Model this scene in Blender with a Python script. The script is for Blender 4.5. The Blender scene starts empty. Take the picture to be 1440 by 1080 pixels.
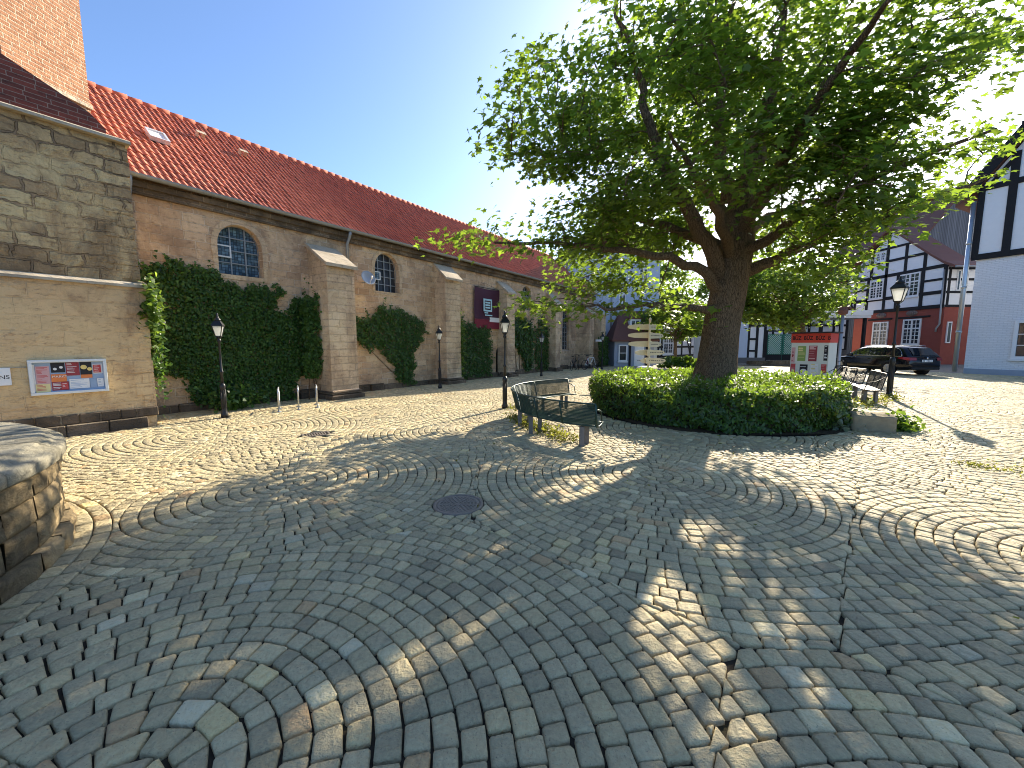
import bpy, math, random
import numpy as np
from mathutils import Vector, Matrix
from mathutils.geometry import tessellate_polygon
R = math.radians
rnd = random.Random(7)
rng = np.random.default_rng(11)
scene = bpy.context.scene
COL = scene.collection
SUN_AZ, SUN_EL = R(34.4), R(27)

# ------------------------------------------------------------------ helpers
def tag(o, label=None, cat=None, group=None, kind=None):
    if label: o['label'] = label
    if cat: o['category'] = cat
    if group: o['group'] = group
    if kind: o['kind'] = kind
    return o

def empty(name, loc=(0, 0, 0), rz=0.0, label=None, cat=None, group=None):
    o = bpy.data.objects.new(name, None)
    COL.objects.link(o)
    o.empty_display_size = .2
    o.location = loc
    o.rotation_euler = (0, 0, rz)
    return tag(o, label, cat, group)

def children(o): return [c for c in o.children]

def copy_tree(o, parent=None):
    c = o.copy()
    COL.objects.link(c)
    c.parent = parent
    for ch in list(o.children):
        copy_tree(ch, c)
    return c

class MB:
    def __init__(s): s.v = []; s.f = []; s.t = []; s.sm = []
    def add(s, vs, fs, tint=None, smooth=False):
        b = len(s.v); s.v.extend([tuple(p) for p in vs])
        for f in fs:
            s.f.append([i + b for i in f]); s.t.append(tint); s.sm.append(smooth)
        return s
    def box(s, x0, x1, y0, y1, z0, z1, tint=None, M=None):
        vs = [Vector((x, y, z)) for z in (z0, z1) for y in (y0, y1) for x in (x0, x1)]
        if M is not None: vs = [M @ p for p in vs]
        return s.add(vs, [(0, 2, 3, 1), (4, 5, 7, 6), (0, 1, 5, 4), (2, 6, 7, 3), (0, 4, 6, 2), (1, 3, 7, 5)], tint)
    def bar(s, p, q, w, h, up=(0, 0, 1), tint=None):
        p = Vector(p); q = Vector(q); d = (q - p).normalized(); up = Vector(up)
        a = d.cross(up)
        if a.length < 1e-4: a = d.cross(Vector((1, 0, 0)))
        a.normalize(); b = a.cross(d)
        vs = [c + a * (sx * w / 2) + b * (sz * h / 2) for c in (p, q) for sz in (-1, 1) for sx in (-1, 1)]
        return s.add(vs, [(0, 1, 3, 2), (4, 6, 7, 5), (0, 4, 5, 1), (2, 3, 7, 6), (0, 2, 6, 4), (1, 5, 7, 3)], tint)
    def tube(s, pts, rad, n=8, cap=True, tint=None):
        pts = [Vector(p) for p in pts]
        if not hasattr(rad, '__len__'): rad = [rad] * len(pts)
        vs = []; fs = []; u = None
        for i, p in enumerate(pts):
            d = (pts[min(i + 1, len(pts) - 1)] - pts[max(i - 1, 0)])
            if d.length < 1e-9: d = Vector((0, 0, 1))
            d.normalize()
            if u is None:
                u = d.cross(Vector((0, 0, 1)))
                if u.length < 1e-3: u = d.cross(Vector((1, 0, 0)))
            u = u - d * u.dot(d); u.normalize(); w = d.cross(u)
            for k in range(n):
                a = 2 * math.pi * k / n
                vs.append(p + (u * math.cos(a) + w * math.sin(a)) * rad[i])
        for i in range(len(pts) - 1):
            for k in range(n):
                k2 = (k + 1) % n
                fs.append((i * n + k, i * n + k2, (i + 1) * n + k2, (i + 1) * n + k))
        s.add(vs, fs, tint, True)
        if cap:
            b = len(s.v) - len(vs)
            s.f.append([b + k for k in range(n)][::-1]); s.t.append(tint); s.sm.append(False)
            e = b + (len(pts) - 1) * n
            s.f.append([e + k for k in range(n)]); s.t.append(tint); s.sm.append(False)
        return s
    def lathe(s, prof, n=12, c=(0, 0, 0), axis='z', smooth=True, rot=0.0):
        vs = []; fs = []
        for (r, h) in prof:
            for k in range(n):
                a = 2 * math.pi * k / n + rot
                x, y = r * math.cos(a), r * math.sin(a)
                p = (x, y, h) if axis == 'z' else ((x, h, y) if axis == 'y' else (h, x, y))
                vs.append((p[0] + c[0], p[1] + c[1], p[2] + c[2]))
        for i in range(len(prof) - 1):
            for k in range(n):
                k2 = (k + 1) % n
                fs.append((i * n + k, i * n + k2, (i + 1) * n + k2, (i + 1) * n + k))
        fs.append(tuple(range(n))[::-1]); fs.append(tuple((len(prof) - 1) * n + k for k in range(n)))
        return s.add(vs, fs, None, smooth)
    def prism(s, poly, y0, y1, tint=None):            # polygon in (x, z), extruded along y
        n = len(poly)
        vs = [(x, y0, z) for x, z in poly] + [(x, y1, z) for x, z in poly]
        fs = [tuple(range(n)), tuple(range(2 * n - 1, n - 1, -1))]
        fs += [(i, i + n, (i + 1) % n + n, (i + 1) % n) for i in range(n)]
        return s.add(vs, fs, tint)
    def build(s, name, m, parent=None, loc=(0, 0, 0), smooth=None, bevel=0):
        me = bpy.data.meshes.new(name)
        me.from_pydata(s.v, [], s.f)
        me.polygons.foreach_set('use_smooth', [bool(x) for x in s.sm] if smooth is None else [smooth] * len(s.f))
        if any(t is not None for t in s.t):
            a = me.attributes.new('tint', 'FLOAT_COLOR', 'FACE')
            a.data.foreach_set('color', np.array([(t if t is not None else (.5, .5, .5)) + (1.,) for t in s.t], 'f').ravel())
        me.update()
        o = bpy.data.objects.new(name, me)
        COL.objects.link(o)
        if m: me.materials.append(m)
        o.parent = parent; o.location = loc
        if bevel:
            b = o.modifiers.new('bevel', 'BEVEL'); b.width = bevel; b.segments = 2; b.limit_method = 'ANGLE'
        return o

def mesh_np(name, V, starts, totals, loops, m, parent=None, tint=None, smooth=False):
    me = bpy.data.meshes.new(name)
    me.vertices.add(len(V)); me.vertices.foreach_set('co', np.ascontiguousarray(V, 'f').ravel())
    me.loops.add(len(loops)); me.loops.foreach_set('vertex_index', np.ascontiguousarray(loops, 'i'))
    me.polygons.add(len(starts)); me.polygons.foreach_set('loop_start', np.ascontiguousarray(starts, 'i'))
    me.polygons.foreach_set('use_smooth', np.full(len(starts), smooth))
    if tint is not None:
        a = me.attributes.new('tint', 'FLOAT_COLOR', 'FACE')
        a.data.foreach_set('color', np.ascontiguousarray(tint, 'f').ravel())
    me.update(calc_edges=True)
    o = bpy.data.objects.new(name, me); COL.objects.link(o)
    if m: me.materials.append(m)
    o.parent = parent
    return o

MAPLE = np.array([(0, 0), (-.06, -.33), (.2, -.25), (.33, -.55), (.5, -.2), (1, 0), (.5, .2), (.33, .55), (.2, .25), (-.06, .33)])
OVAL = np.array([(0, 0), (.3, -.2), (.7, -.17), (1, 0), (.7, .17), (.3, .2)])
IVYL = np.array([(0, 0), (.05, -.42), (.45, -.36), (1, 0), (.45, .36), (.05, .42)])

def leaves(name, P, N, D, size, shape, m, parent=None, tintv=.25, fold=.12):
    """P centres, N normals, D pointing direction (made perpendicular to N), size per leaf"""
    n = len(P); k = len(shape)
    N = N / np.linalg.norm(N, axis=1, keepdims=True)
    D = D - N * np.sum(D * N, 1, keepdims=True)
    D = D / (np.linalg.norm(D, axis=1, keepdims=True) + 1e-9)
    S = np.cross(N, D)
    sx = shape[:, 0] - .4; sy = shape[:, 1]
    V = (P[:, None, :] + size[:, None, None] * (D[:, None, :] * sx[None, :, None] + S[:, None, :] * sy[None, :, None]
         - N[:, None, :] * (fold * (np.abs(sy) * 1.2 + sx ** 2))[None, :, None])).reshape(-1, 3)
    loops = np.arange(n * k); starts = np.arange(n) * k
    t = np.clip(1 + tintv * rng.normal(size=n), .4, 1.8)
    hue = rng.uniform(0, 1, n)
    T = np.stack([t, hue, np.zeros(n), np.ones(n)], 1)
    return mesh_np(name, V, starts, np.full(n, k), loops, m, parent, T)

# ------------------------------------------------------------------ materials
MAT = {}
class NT:
    def __init__(s, name):
        s.m = bpy.data.materials.new(name); s.m.use_nodes = True
        s.nt = s.m.node_tree; s.nt.nodes.clear(); MAT[name] = s.m
    def n(s, typ, props=None, **inp):
        nd = s.nt.nodes.new('ShaderNode' + typ)
        for k, v in (props or {}).items(): setattr(nd, k, v)
        for k, v in inp.items():
            key = k.replace('_', ' ')
            if k[0] == 'i' and k[1:].isdigit(): sock = nd.inputs[int(k[1:])]
            else: sock = nd.inputs[key]
            if isinstance(v, bpy.types.NodeSocket): s.nt.links.new(v, sock)
            elif isinstance(v, bpy.types.Node): s.nt.links.new(v.outputs[0], sock)
            elif isinstance(v, (tuple, list)) and len(v) == 3 and sock.type == 'RGBA': sock.default_value = tuple(v) + (1,)
            else: sock.default_value = v
        return nd
    def math(s, op, a, b=0.0, clamp=False):
        return s.n('Math', {'operation': op, 'use_clamp': clamp}, i0=a, i1=b).outputs[0]
    def mix(s, f, a, b, mode='MIX'):
        return s.n('MixRGB', {'blend_type': mode}, i0=f, i1=a, i2=b).outputs[0]
    def noise(s, scale, detail=4, rough=.55, vec=None, dist=0.):
        k = dict(Scale=scale, Detail=detail, Roughness=rough, Distortion=dist)
        if vec is not None: k['Vector'] = vec
        return s.n('TexNoise', None, **k)
    def ramp(s, f, p0, p1, c0=(0, 0, 0), c1=(1, 1, 1)):
        r = s.n('ValToRGB', None, Fac=f); e = r.color_ramp.elements
        e[0].position = p0; e[1].position = p1; e[0].color = tuple(c0) + (1,); e[1].color = tuple(c1) + (1,)
        return r.outputs[0]
    def obj(s): return s.n('TexCoord').outputs['Object']
    def wallvec(s):
        x = s.n('SeparateXYZ', None, Vector=s.obj())
        return s.n('CombineXYZ', None, X=s.math('ADD', x.outputs[0], x.outputs[1]), Y=x.outputs[2], Z=0.0).outputs[0]
    def bump(s, h, strength=.5, dist=.02):
        return s.n('Bump', None, Height=h, Strength=strength, Distance=dist).outputs[0]
    def out(s, col, rough=.8, normal=None, metal=0., spec=.3, **kw):
        k = dict(Base_Color=col, Roughness=rough, Metallic=metal, **kw)
        if normal is not None: k['Normal'] = normal
        b = s.n('BsdfPrincipled', None, **k)
        b.inputs['Specular IOR Level'].default_value = spec
        s.nt.links.new(b.outputs[0], s.n('OutputMaterial').inputs[0])
        return s.m

def plain(name, col, rough=.6, metal=0., spec=.4, var=.15, scale=12., bump=.1):
    t = NT(name); o = t.obj()
    nz = t.noise(scale, 5, .6, o)
    c = t.mix(t.math('MULTIPLY', nz.outputs[0], 1.0), tuple(x * (1 - var) for x in col), tuple(min(1, x * (1 + var)) for x in col))
    nn = t.bump(t.noise(scale * 6, 4, .6, o).outputs[0], bump, .01) if bump else None
    return t.out(c, rough, nn, metal, spec)

def stone(name, c1, c2, mortar, bw, bh, plaster, pl_lo, pl_hi, stain, st_lo=.55, st_hi=.75, msize=.012, warp=.035, bump=.6, zdirt=True):
    """courses of sandstone partly hidden under a thin old lime wash, with weather stains"""
    t = NT(name); w = t.wallvec()
    nz = t.noise(2.2, 3, .6, w)
    wv = t.n('VectorMath', {'operation': 'ADD'}, i0=w, i1=t.n('VectorMath', {'operation': 'SCALE'}, i0=nz.outputs[1], Scale=warp * 2).outputs[0]).outputs[0]
    nz2 = t.noise(14, 3, .6, w)
    wv = t.n('VectorMath', {'operation': 'ADD'}, i0=wv, i1=t.n('VectorMath', {'operation': 'SCALE'}, i0=nz2.outputs[1], Scale=warp * .5).outputs[0]).outputs[0]
    br = t.n('TexBrick', {'offset': .5, 'squash': 1.3, 'squash_frequency': 3}, Vector=wv, Color1=c1, Color2=c2, Mortar=mortar, Scale=1.0,
             Mortar_Size=msize, Mortar_Smooth=.4, Bias=0.0, Brick_Width=bw, Row_Height=bh)
    sp = t.noise(30, 5, .7, w).outputs[0]
    col = t.mix(.5, br.outputs[0], t.mix(sp, (.25, .25, .25), (1, 1, 1)), 'SOFT_LIGHT')
    mask = t.ramp(t.noise(1.1, 6, .68, w, .4).outputs[0], pl_lo, pl_hi)
    col = t.mix(t.math('MULTIPLY', mask, .85), col, t.mix(t.noise(4, 5, .6, w).outputs[0], tuple(x * .8 for x in plaster), tuple(min(1, x * 1.15) for x in plaster)))
    stm = t.ramp(t.noise(.9, 8, .72, t.n('Mapping', None, Vector=w, Scale=(1.0, .55, 1.0)).outputs[0], .6).outputs[0], st_lo, st_hi)
    col = t.mix(t.math('MULTIPLY', stm, .75), col, stain)
    sp2 = t.ramp(t.noise(9, 6, .75, t.n('Mapping', None, Vector=w, Scale=(.6, 1.6, 1.0)).outputs[0], .5).outputs[0], .53, .68)
    col = t.mix(t.math('MULTIPLY', sp2, .7), col, tuple(x * .75 for x in stain))
    col = t.mix(.5, col, t.mix(t.noise(.55, 5, .7, w, .3).outputs[0], (.27, .27, .27), (.9, .9, .9)), 'OVERLAY')
    h = t.math('ADD', t.math('MULTIPLY', t.math('SUBTRACT', 1.0, br.outputs[1]), t.math('SUBTRACT', 1.0, t.math('MULTIPLY', mask, .7))), t.math('MULTIPLY', sp, .55))
    h = t.math('ADD', h, t.math('MULTIPLY', t.noise(5, 5, .65, w).outputs[0], .9))
    return t.out(col, .92, t.bump(h, bump, .035), spec=.15)

stone('church_wall', (0.703, 0.493, 0.306), (0.412, 0.278, 0.172), (0.719, 0.573, 0.41), .46, .23, (0.703, 0.493, 0.306), .47, .62, (0.29, 0.192, 0.12), .46, .64, msize=.014, bump=1.0)
stone('tower_stone', (0.814, 0.579, 0.288), (0.366, 0.246, 0.129), (0.271, 0.19, 0.114), .44, .25, (0.773, 0.542, 0.273), .44, .58, (0.203, 0.134, 0.0759), .42, .6, msize=.022, warp=.12, bump=1.6)
stone('tower_plaster', (0.642, 0.431, 0.224), (0.588, 0.389, 0.209), (0.601, 0.418, 0.24), .6, .3, (0.721, 0.493, 0.262), .36, .5, (0.321, 0.194, 0.105), .52, .7, bump=.9)
stone('buttress_stone', (0.687, 0.498, 0.318), (0.537, 0.388, 0.234), (0.537, 0.403, 0.268), .5, .24, (0.703, 0.521, 0.327), .48, .64, (0.253, 0.177, 0.118), .46, .64, msize=.014, bump=1.0)
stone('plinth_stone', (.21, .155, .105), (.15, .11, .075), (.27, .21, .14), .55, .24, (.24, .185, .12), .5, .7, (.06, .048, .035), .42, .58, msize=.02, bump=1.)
stone('dark_brick', (.2, .055, .04), (.13, .045, .035), (.26, .19, .15), .26, .085, (.22, .09, .07), .62, .78, (.06, .04, .035), .5, .7, msize=.008, warp=.008)
stone('light_brick', (.34, .16, .085), (.43, .215, .115), (.62, .5, .35), .3, .082, (.46, .27, .16), .62, .8, (.22, .115, .07), .58, .78, msize=.011, warp=.006, bump=.9)
stone('coping_stone', (.5, .42, .3), (.44, .36, .25), (.35, .28, .2), 1.1, .4, (.5, .43, .32), .4, .6, (.2, .17, .13), .5, .7)

def roof_mat(name, c1, c2, dark, moss):
    t = NT(name); o = t.obj(); tn = t.n('Attribute', {'attribute_name': 'tint'})
    s = t.n('SeparateColor', None, Color=tn.outputs[0])
    c = t.mix(s.outputs[0], c1, c2)
    c = t.mix(t.math('MULTIPLY', t.ramp(t.noise(1.2, 6, .7, o).outputs[0], .5, .72), .5), c, dark)
    c = t.mix(t.math('MULTIPLY', t.ramp(t.noise(22, 5, .7, o).outputs[0], .6, .75), .45), c, moss)
    return t.out(c, .75, t.bump(t.noise(60, 4, .6, o).outputs[0], .25, .01), spec=.3)
roof_mat('roof_tile', (.5, .145, .08), (.66, .23, .13), (.3, .095, .065), (.26, .13, .085))
roof_mat('brown_tile', (.16, .07, .05), (.22, .1, .07), (.1, .05, .04), (.08, .07, .04))

t = NT('cobble'); o = t.obj(); tn = t.n('Attribute', {'attribute_name': 'tint'})
n1 = t.noise(38, 6, .65, o); n2 = t.noise(7, 4, .6, o); n3 = t.noise(160, 3, .6, o)
c = t.mix(.75, tn.outputs[0], t.mix(n1.outputs[0], (.22, .22, .22), (.78, .78, .78)), 'OVERLAY')
c = t.mix(t.math('MULTIPLY', t.ramp(n2.outputs[0], .55, .75), .3), c, (.16, .14, .11))
c = t.mix(t.math('MULTIPLY', t.ramp(t.noise(90, 2, .5, o).outputs[0], .66, .72), .5), c, (.1, .09, .08))
hh = t.math('ADD', t.math('MULTIPLY', n1.outputs[0], 1.0), t.math('MULTIPLY', n3.outputs[0], .35))
big = t.ramp(t.noise(.7, 5, .65, o, .5).outputs[0], .42, .66)
c = t.mix(t.math('MULTIPLY', big, .22), c, (.17, .14, .095))
hh = t.math('ADD', hh, t.math('MULTIPLY', t.noise(16, 3, .6, o).outputs[0], 1.6))
t.out(c, t.math('ADD', .5, t.math('MULTIPLY', n1.outputs[0], .35)), t.bump(hh, .8, .03), spec=.4)

t = NT('joint_soil'); o = t.obj()
c = t.mix(t.noise(6, 6, .7, o).outputs[0], (.035, .028, .02), (.085, .07, .05))
c = t.mix(t.math('MULTIPLY', t.ramp(t.noise(1.4, 5, .7, o).outputs[0], .55, .68), .7), c, (.035, .05, .016))
t.out(c, .95, t.bump(t.noise(80, 4, .7, o).outputs[0], .8, .02), spec=.1)

t = NT('far_paving'); o = t.obj()
br = t.n('TexBrick', None, Vector=o, Color1=(.3, .27, .22), Color2=(.22, .2, .17), Mortar=(.09, .075, .055), Scale=1.0, Mortar_Size=.02, Brick_Width=.24, Row_Height=.18)
t.out(t.mix(.4, br.outputs[0], t.noise(3, 5, .6, o).outputs[0], 'SOFT_LIGHT'), .8, t.bump(br.outputs[1], -.3, .02), spec=.3)

t = NT('bed_soil'); o = t.obj()
t.out(t.mix(t.noise(15, 6, .7, o).outputs[0], (.04, .028, .018), (.12, .09, .055)), .95, t.bump(t.noise(50, 5, .7, o).outputs[0], 1., .03), spec=.1)

def leaf_mat(name, dark, lite, trans, tf=.45, rough=.45, spec=.35):
    t = NT(name); tn = t.n('Attribute', {'attribute_name': 'tint'})
    s = t.n('SeparateColor', None, Color=tn.outputs[0])
    hue = s.outputs[1]; val = s.outputs[0]
    vv = t.n('CombineColor', None, Red=val, Green=val, Blue=val).outputs[0]
    c = t.mix(1.0, t.mix(hue, dark, lite), vv, 'MULTIPLY')
    b = t.n('BsdfPrincipled', None, Base_Color=c, Roughness=rough); b.inputs['Specular IOR Level'].default_value = spec
    tr = t.n('BsdfTranslucent', None, Color=t.mix(1.0, t.mix(hue, trans, tuple(x * 1.2 for x in trans)), vv, 'MULTIPLY'))
    mx = t.n('MixShader', None, i0=tf, i1=b.outputs[0], i2=tr.outputs[0])
    t.nt.links.new(mx.outputs[0], t.n('OutputMaterial').inputs[0])
    return t.m
leaf_mat('maple_leaf', (.036, .078, .018), (.085, .135, .026), (.28, .41, .035), .5)
leaf_mat('far_leaf', (.04, .085, .02), (.08, .14, .028), (.26, .38, .04), .5)
leaf_mat('hedge_leaf', (.026, .068, .012), (.07, .13, .02), (.26, .4, .03), .38, .38, .45)
leaf_mat('ivy_leaf', (.03, .08, .016), (.068, .14, .024), (.16, .28, .03), .3, .45, .35)
leaf_mat('weed_leaf', (.1, .12, .02), (.2, .19, .035), (.35, .36, .05), .4)
leaf_mat('grey_leaf', (.1, .14, .08), (.2, .23, .16), (.2, .26, .1), .3, .3, .6)

t = NT('bark'); o = t.obj()
mp = t.n('Mapping', None, Vector=o, Scale=(9, 9, 1.6)).outputs[0]
vo = t.n('TexVoronoi', {'feature': 'DISTANCE_TO_EDGE'}, Vector=t.n('VectorMath', {'operation': 'ADD'}, i0=mp, i1=t.noise(3.5, 5, .7, o).outputs[1]).outputs[0], Scale=3.4)
n1 = t.noise(9, 8, .7, mp)
c = t.mix(n1.outputs[0], (.2, .13, .075), (.5, .34, .21))
c = t.mix(t.ramp(vo.outputs[0], .0, .12), (.09, .06, .04), c)
hb = t.math('ADD', t.math('MULTIPLY', t.ramp(vo.outputs[0], 0., .25), 1.), n1.outputs[0])
t.out(c, .95, t.bump(hb, .9, .05), spec=.1)

plain('black_metal', (.018, .019, .02), .4, .3, .5, .3, 30)
plain('grey_metal', (.35, .36, .37), .45, .6, .5, .15, 20)
plain('galvanised', (.5, .52, .53), .4, .8, .5, .15, 20)
plain('concrete', (.17, .16, .145), .9, 0, .2, .25, 12, .3)
plain('zinc', (.3, .32, .33), .5, .5, .5, .2, 8)
plain('cast_iron', (.27, .23, .18), .6, .6, .4, .4, 30, .4)
plain('green_metal', (.02, .055, .04), .4, .2, .5, .2, 20)
plain('silver_frame', (.7, .71, .7), .4, .3, .5, .06, 10)
plain('white_paint', (.78, .78, .76), .55, 0, .4, .05, 8)
plain('timber_black', (.018, .018, .019), .75, 0, .25, .4, 14, .3)
plain('timber_grey', (.14, .135, .13), .9, 0, .2, .35, 10, .5)
plain('old_door', (.03, .022, .018), .7, 0, .3, .3, 10, .3)
plain('white_render', (.8, .8, .79), .9, 0, .2, .05, 6, .3)
plain('pale_blue_render', (.5, .57, .68), .9, 0, .2, .06, 3, .3)
plain('grey_render', (.33, .36, .42), .9, 0, .2, .1, 4, .3)
plain('cream_board', (.6, .55, .4), .6, 0, .3, .1, 6)
plain('green_gate', (.03, .17, .11), .6, 0, .3, .15, 8)
plain('gate_slat', (.42, .58, .47), .6, 0, .3, .1, 8)
plain('kiosk_white', (.66, .68, .62), .6, 0, .3, .06, 3)
plain('kiosk_red', (.6, .05, .03), .5, 0, .4, .1, 5)
plain('ink', (.02, .018, .018), .7, 0, .2, .1, 5, 0)
plain('banner_purple', (.075, .03, .05), .8, 0, .2, .15, 4, .2)
plain('banner_red', (.2, .03, .045), .8, 0, .2, .15, 4, .2)
plain('logo_cyan', (.45, .68, .74), .7, 0, .2, .05, 4, 0)
plain('dish_grey', (.3, .34, .38), .5, .2, .4, .08, 6, 0)
plain('car_paint', (.006, .008, .014), .12, .3, .6, .1, 2, 0)
plain('tyre', (.015, .015, .015), .85, 0, .2, .2, 10, .2)
plain('chrome', (.75, .76, .78), .15, 1., .5, .03, 5, 0)
plain('tail_red', (.25, .01, .012), .2, 0, .6, .1, 8, 0)
plain('rubber', (.02, .02, .02), .7, 0, .3, .2, 8, 0)
plain('bin_green', (.02, .12, .05), .45, 0, .5, .1, 6, 0)
plain('bin_white', (.75, .77, .75), .45, 0, .5, .05, 6, 0)
plain('roof_felt', (.04, .03, .03), .8, 0, .3, .3, 8)
plain('canopy_white', (.72, .72, .69), .6, 0, .3, .06, 5)
plain('sandstone_block', (.3, .25, .16), .95, 0, .15, .35, 14, 1.0)
plain('basin_water', (.02, .028, .025), .05, 0, .5, .1, 5, .1)
plain('ornament', (.22, .17, .15), .9, 0, .2, .3, 12, .6)
for nm, c in dict(paper_pink=(.6, .36, .36), paper_red=(.5, .07, .07), paper_black=(.025, .025, .03), paper_white=(.75, .75, .74), paper_orange=(.7, .22, .07),
                  paper_yellow=(.72, .62, .3), paper_blue=(.3, .4, .55), paper_gold=(.75, .58, .2), paper_green=(.25, .36, .1), paper_maroon=(.3, .05, .06)).items():
    plain(nm, c, .6, 0, .3, .1, 25, 0)

def rough_stone(name, c1, c2, dark, lichen, tinted):
    t = NT(name); o = t.obj()
    c = t.mix(t.noise(6, 7, .7, o).outputs[0], c1, c2)
    if tinted:
        s_ = t.n('SeparateColor', None, Color=t.n('Attribute', {'attribute_name': 'tint'}).outputs[0])
        c = t.mix(1.0, c, t.n('CombineColor', None, Red=s_.outputs[0], Green=s_.outputs[0], Blue=s_.outputs[0]).outputs[0], 'MULTIPLY')
    c = t.mix(t.math('MULTIPLY', t.ramp(t.noise(3.2, 8, .75, o, .7).outputs[0], .46, .62), .8), c, dark)
    c = t.mix(t.math('MULTIPLY', t.ramp(t.noise(17, 6, .7, o).outputs[0], .58, .7), .6), c, lichen)
    h = t.math('ADD', t.noise(12, 8, .7, o).outputs[0], t.math('MULTIPLY', t.noise(70, 5, .7, o).outputs[0], .5))
    return t.out(c, .9, t.bump(h, 1.0, .04), spec=.2)
rough_stone('fountain_stone', (.26, .19, .105), (.46, .35, .19), (.10, .08, .05), (.32, .27, .15), True)
rough_stone('fountain_cap', (.32, .29, .21), (.46, .42, .31), (.14, .13, .095), (.5, .46, .34), False)
t = NT('red_render'); o = t.wallvec()
c = t.mix(t.noise(3, 6, .65, o).outputs[0], (.25, .066, .046), (.34, .098, .072))
t.out(c, .9, t.bump(t.noise(60, 4, .6, o).outputs[0], .3, .01), spec=.2)

t = NT('painted_brick'); o = t.wallvec()
br = t.n('TexBrick', None, Vector=o, Color1=(.8, .8, .8), Color2=(.75, .755, .76), Mortar=(.66, .66, .66), Scale=1.0, Mortar_Size=.012, Brick_Width=.3, Row_Height=.1)
t.out(t.mix(.35, br.outputs[0], t.noise(6, 5, .6, o).outputs[0], 'SOFT_LIGHT'), .85, t.bump(t.math('SUBTRACT', t.noise(40, 4, .6, o).outputs[0], br.outputs[1]), .5, .02), spec=.25)

t = NT('plank_wall'); o = t.wallvec()
br = t.n('TexBrick', {'offset': .3}, Vector=t.n('Mapping', None, Vector=o, Rotation=(0, 0, R(90))).outputs[0], Color1=(.13, .13, .14), Color2=(.2, .2, .21), Mortar=(.04, .04, .04), Scale=1.0, Mortar_Size=.02, Brick_Width=9., Row_Height=.22)
t.out(br.outputs[0], .9, t.bump(br.outputs[1], -.5, .02), spec=.2)

def glass_mat(name, col, rough=.06, spec=.6, wob=.25, sc=3.):
    t = NT(name); o = t.obj()
    c = t.mix(t.noise(2.2, 3, .5, o).outputs[0], tuple(x * .5 for x in col), tuple(x * 1.5 for x in col))
    return t.out(c, rough, t.bump(t.noise(sc, 2, .5, o).outputs[0], wob, .02), spec=spec)
glass_mat('window_glass', (.03, .036, .045))
glass_mat('car_glass', (.012, .016, .022), .03, .8, .03)
t = NT('leaded_glass'); w = t.wallvec()
br = t.n('TexBrick', {'offset': 0.}, Vector=w, Color1=(.05, .1, .16), Color2=(.22, .36, .46), Mortar=(.03, .035, .045), Scale=1.0, Mortar_Size=.006, Brick_Width=.085, Row_Height=.085)
t.out(t.mix(t.ramp(t.noise(3.2, 4, .6, w).outputs[0], .4, .62), t.mix(.6, br.outputs[0], (.02, .03, .04)), br.outputs[0]), .12, t.bump(t.math('ADD', t.noise(9, 2, .5, w).outputs[0], br.outputs[1]), .4, .01), spec=.6)
t = NT('lantern_glass')
g = t.n('BsdfPrincipled', None, Base_Color=(.8, .82, .8), Roughness=.25); g.inputs['Transmission Weight'].default_value = .35
tr = t.n('BsdfTranslucent', None, Color=(.85, .86, .82))
mx = t.n('MixShader', None, i0=.5, i1=g.outputs[0], i2=tr.outputs[0])
t.nt.links.new(mx.outputs[0], t.n('OutputMaterial').inputs[0])

# ------------------------------------------------------------------ frame of the church: x along its wall, y into it, z up
CH_RZ = R(90 - 35.1665)
cx, sx = math.cos(CH_RZ), math.sin(CH_RZ)
def CW(s, y, z=0.0): return Vector((s * cx - y * sx, s * sx + y * cx, z))
def to_ch(x, y): return (x * cx + y * sx, -x * sx + y * cx)
WALL, BUT, TOW = 13.10, 11.97, 11.63
TREE = (5.6, 10.6)
BED_C, BED_R = (5.3, 10.6), 3.1
FOUNT, FOUNT_R = (-6.2, 1.57), 2.77
MANH = (-.61, 4.24)

# ------------------------------------------------------------------ ground and paving
g = MB(); S = 400
g.add([(-S, -S, -.03), (S, -S, -.03), (S, S, -.03), (-S, S, -.03)], [(0, 1, 2, 3)])
tag(g.build('ground', MAT['joint_soil']), kind='structure')

def clip(poly, px, py, nx, ny):
    out = []
    m = len(poly)
    for i in range(m):
        a = poly[i]; b = poly[(i + 1) % m]
        da = (a[0] - px) * nx + (a[1] - py) * ny; db = (b[0] - px) * nx + (b[1] - py) * ny
        if da <= 0: out.append(a)
        if (da < 0 < db) or (db < 0 < da):
            k = da / (da - db); out.append((a[0] + (b[0] - a[0]) * k, a[1] + (b[1] - a[1]) * k))
    return out

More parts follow.
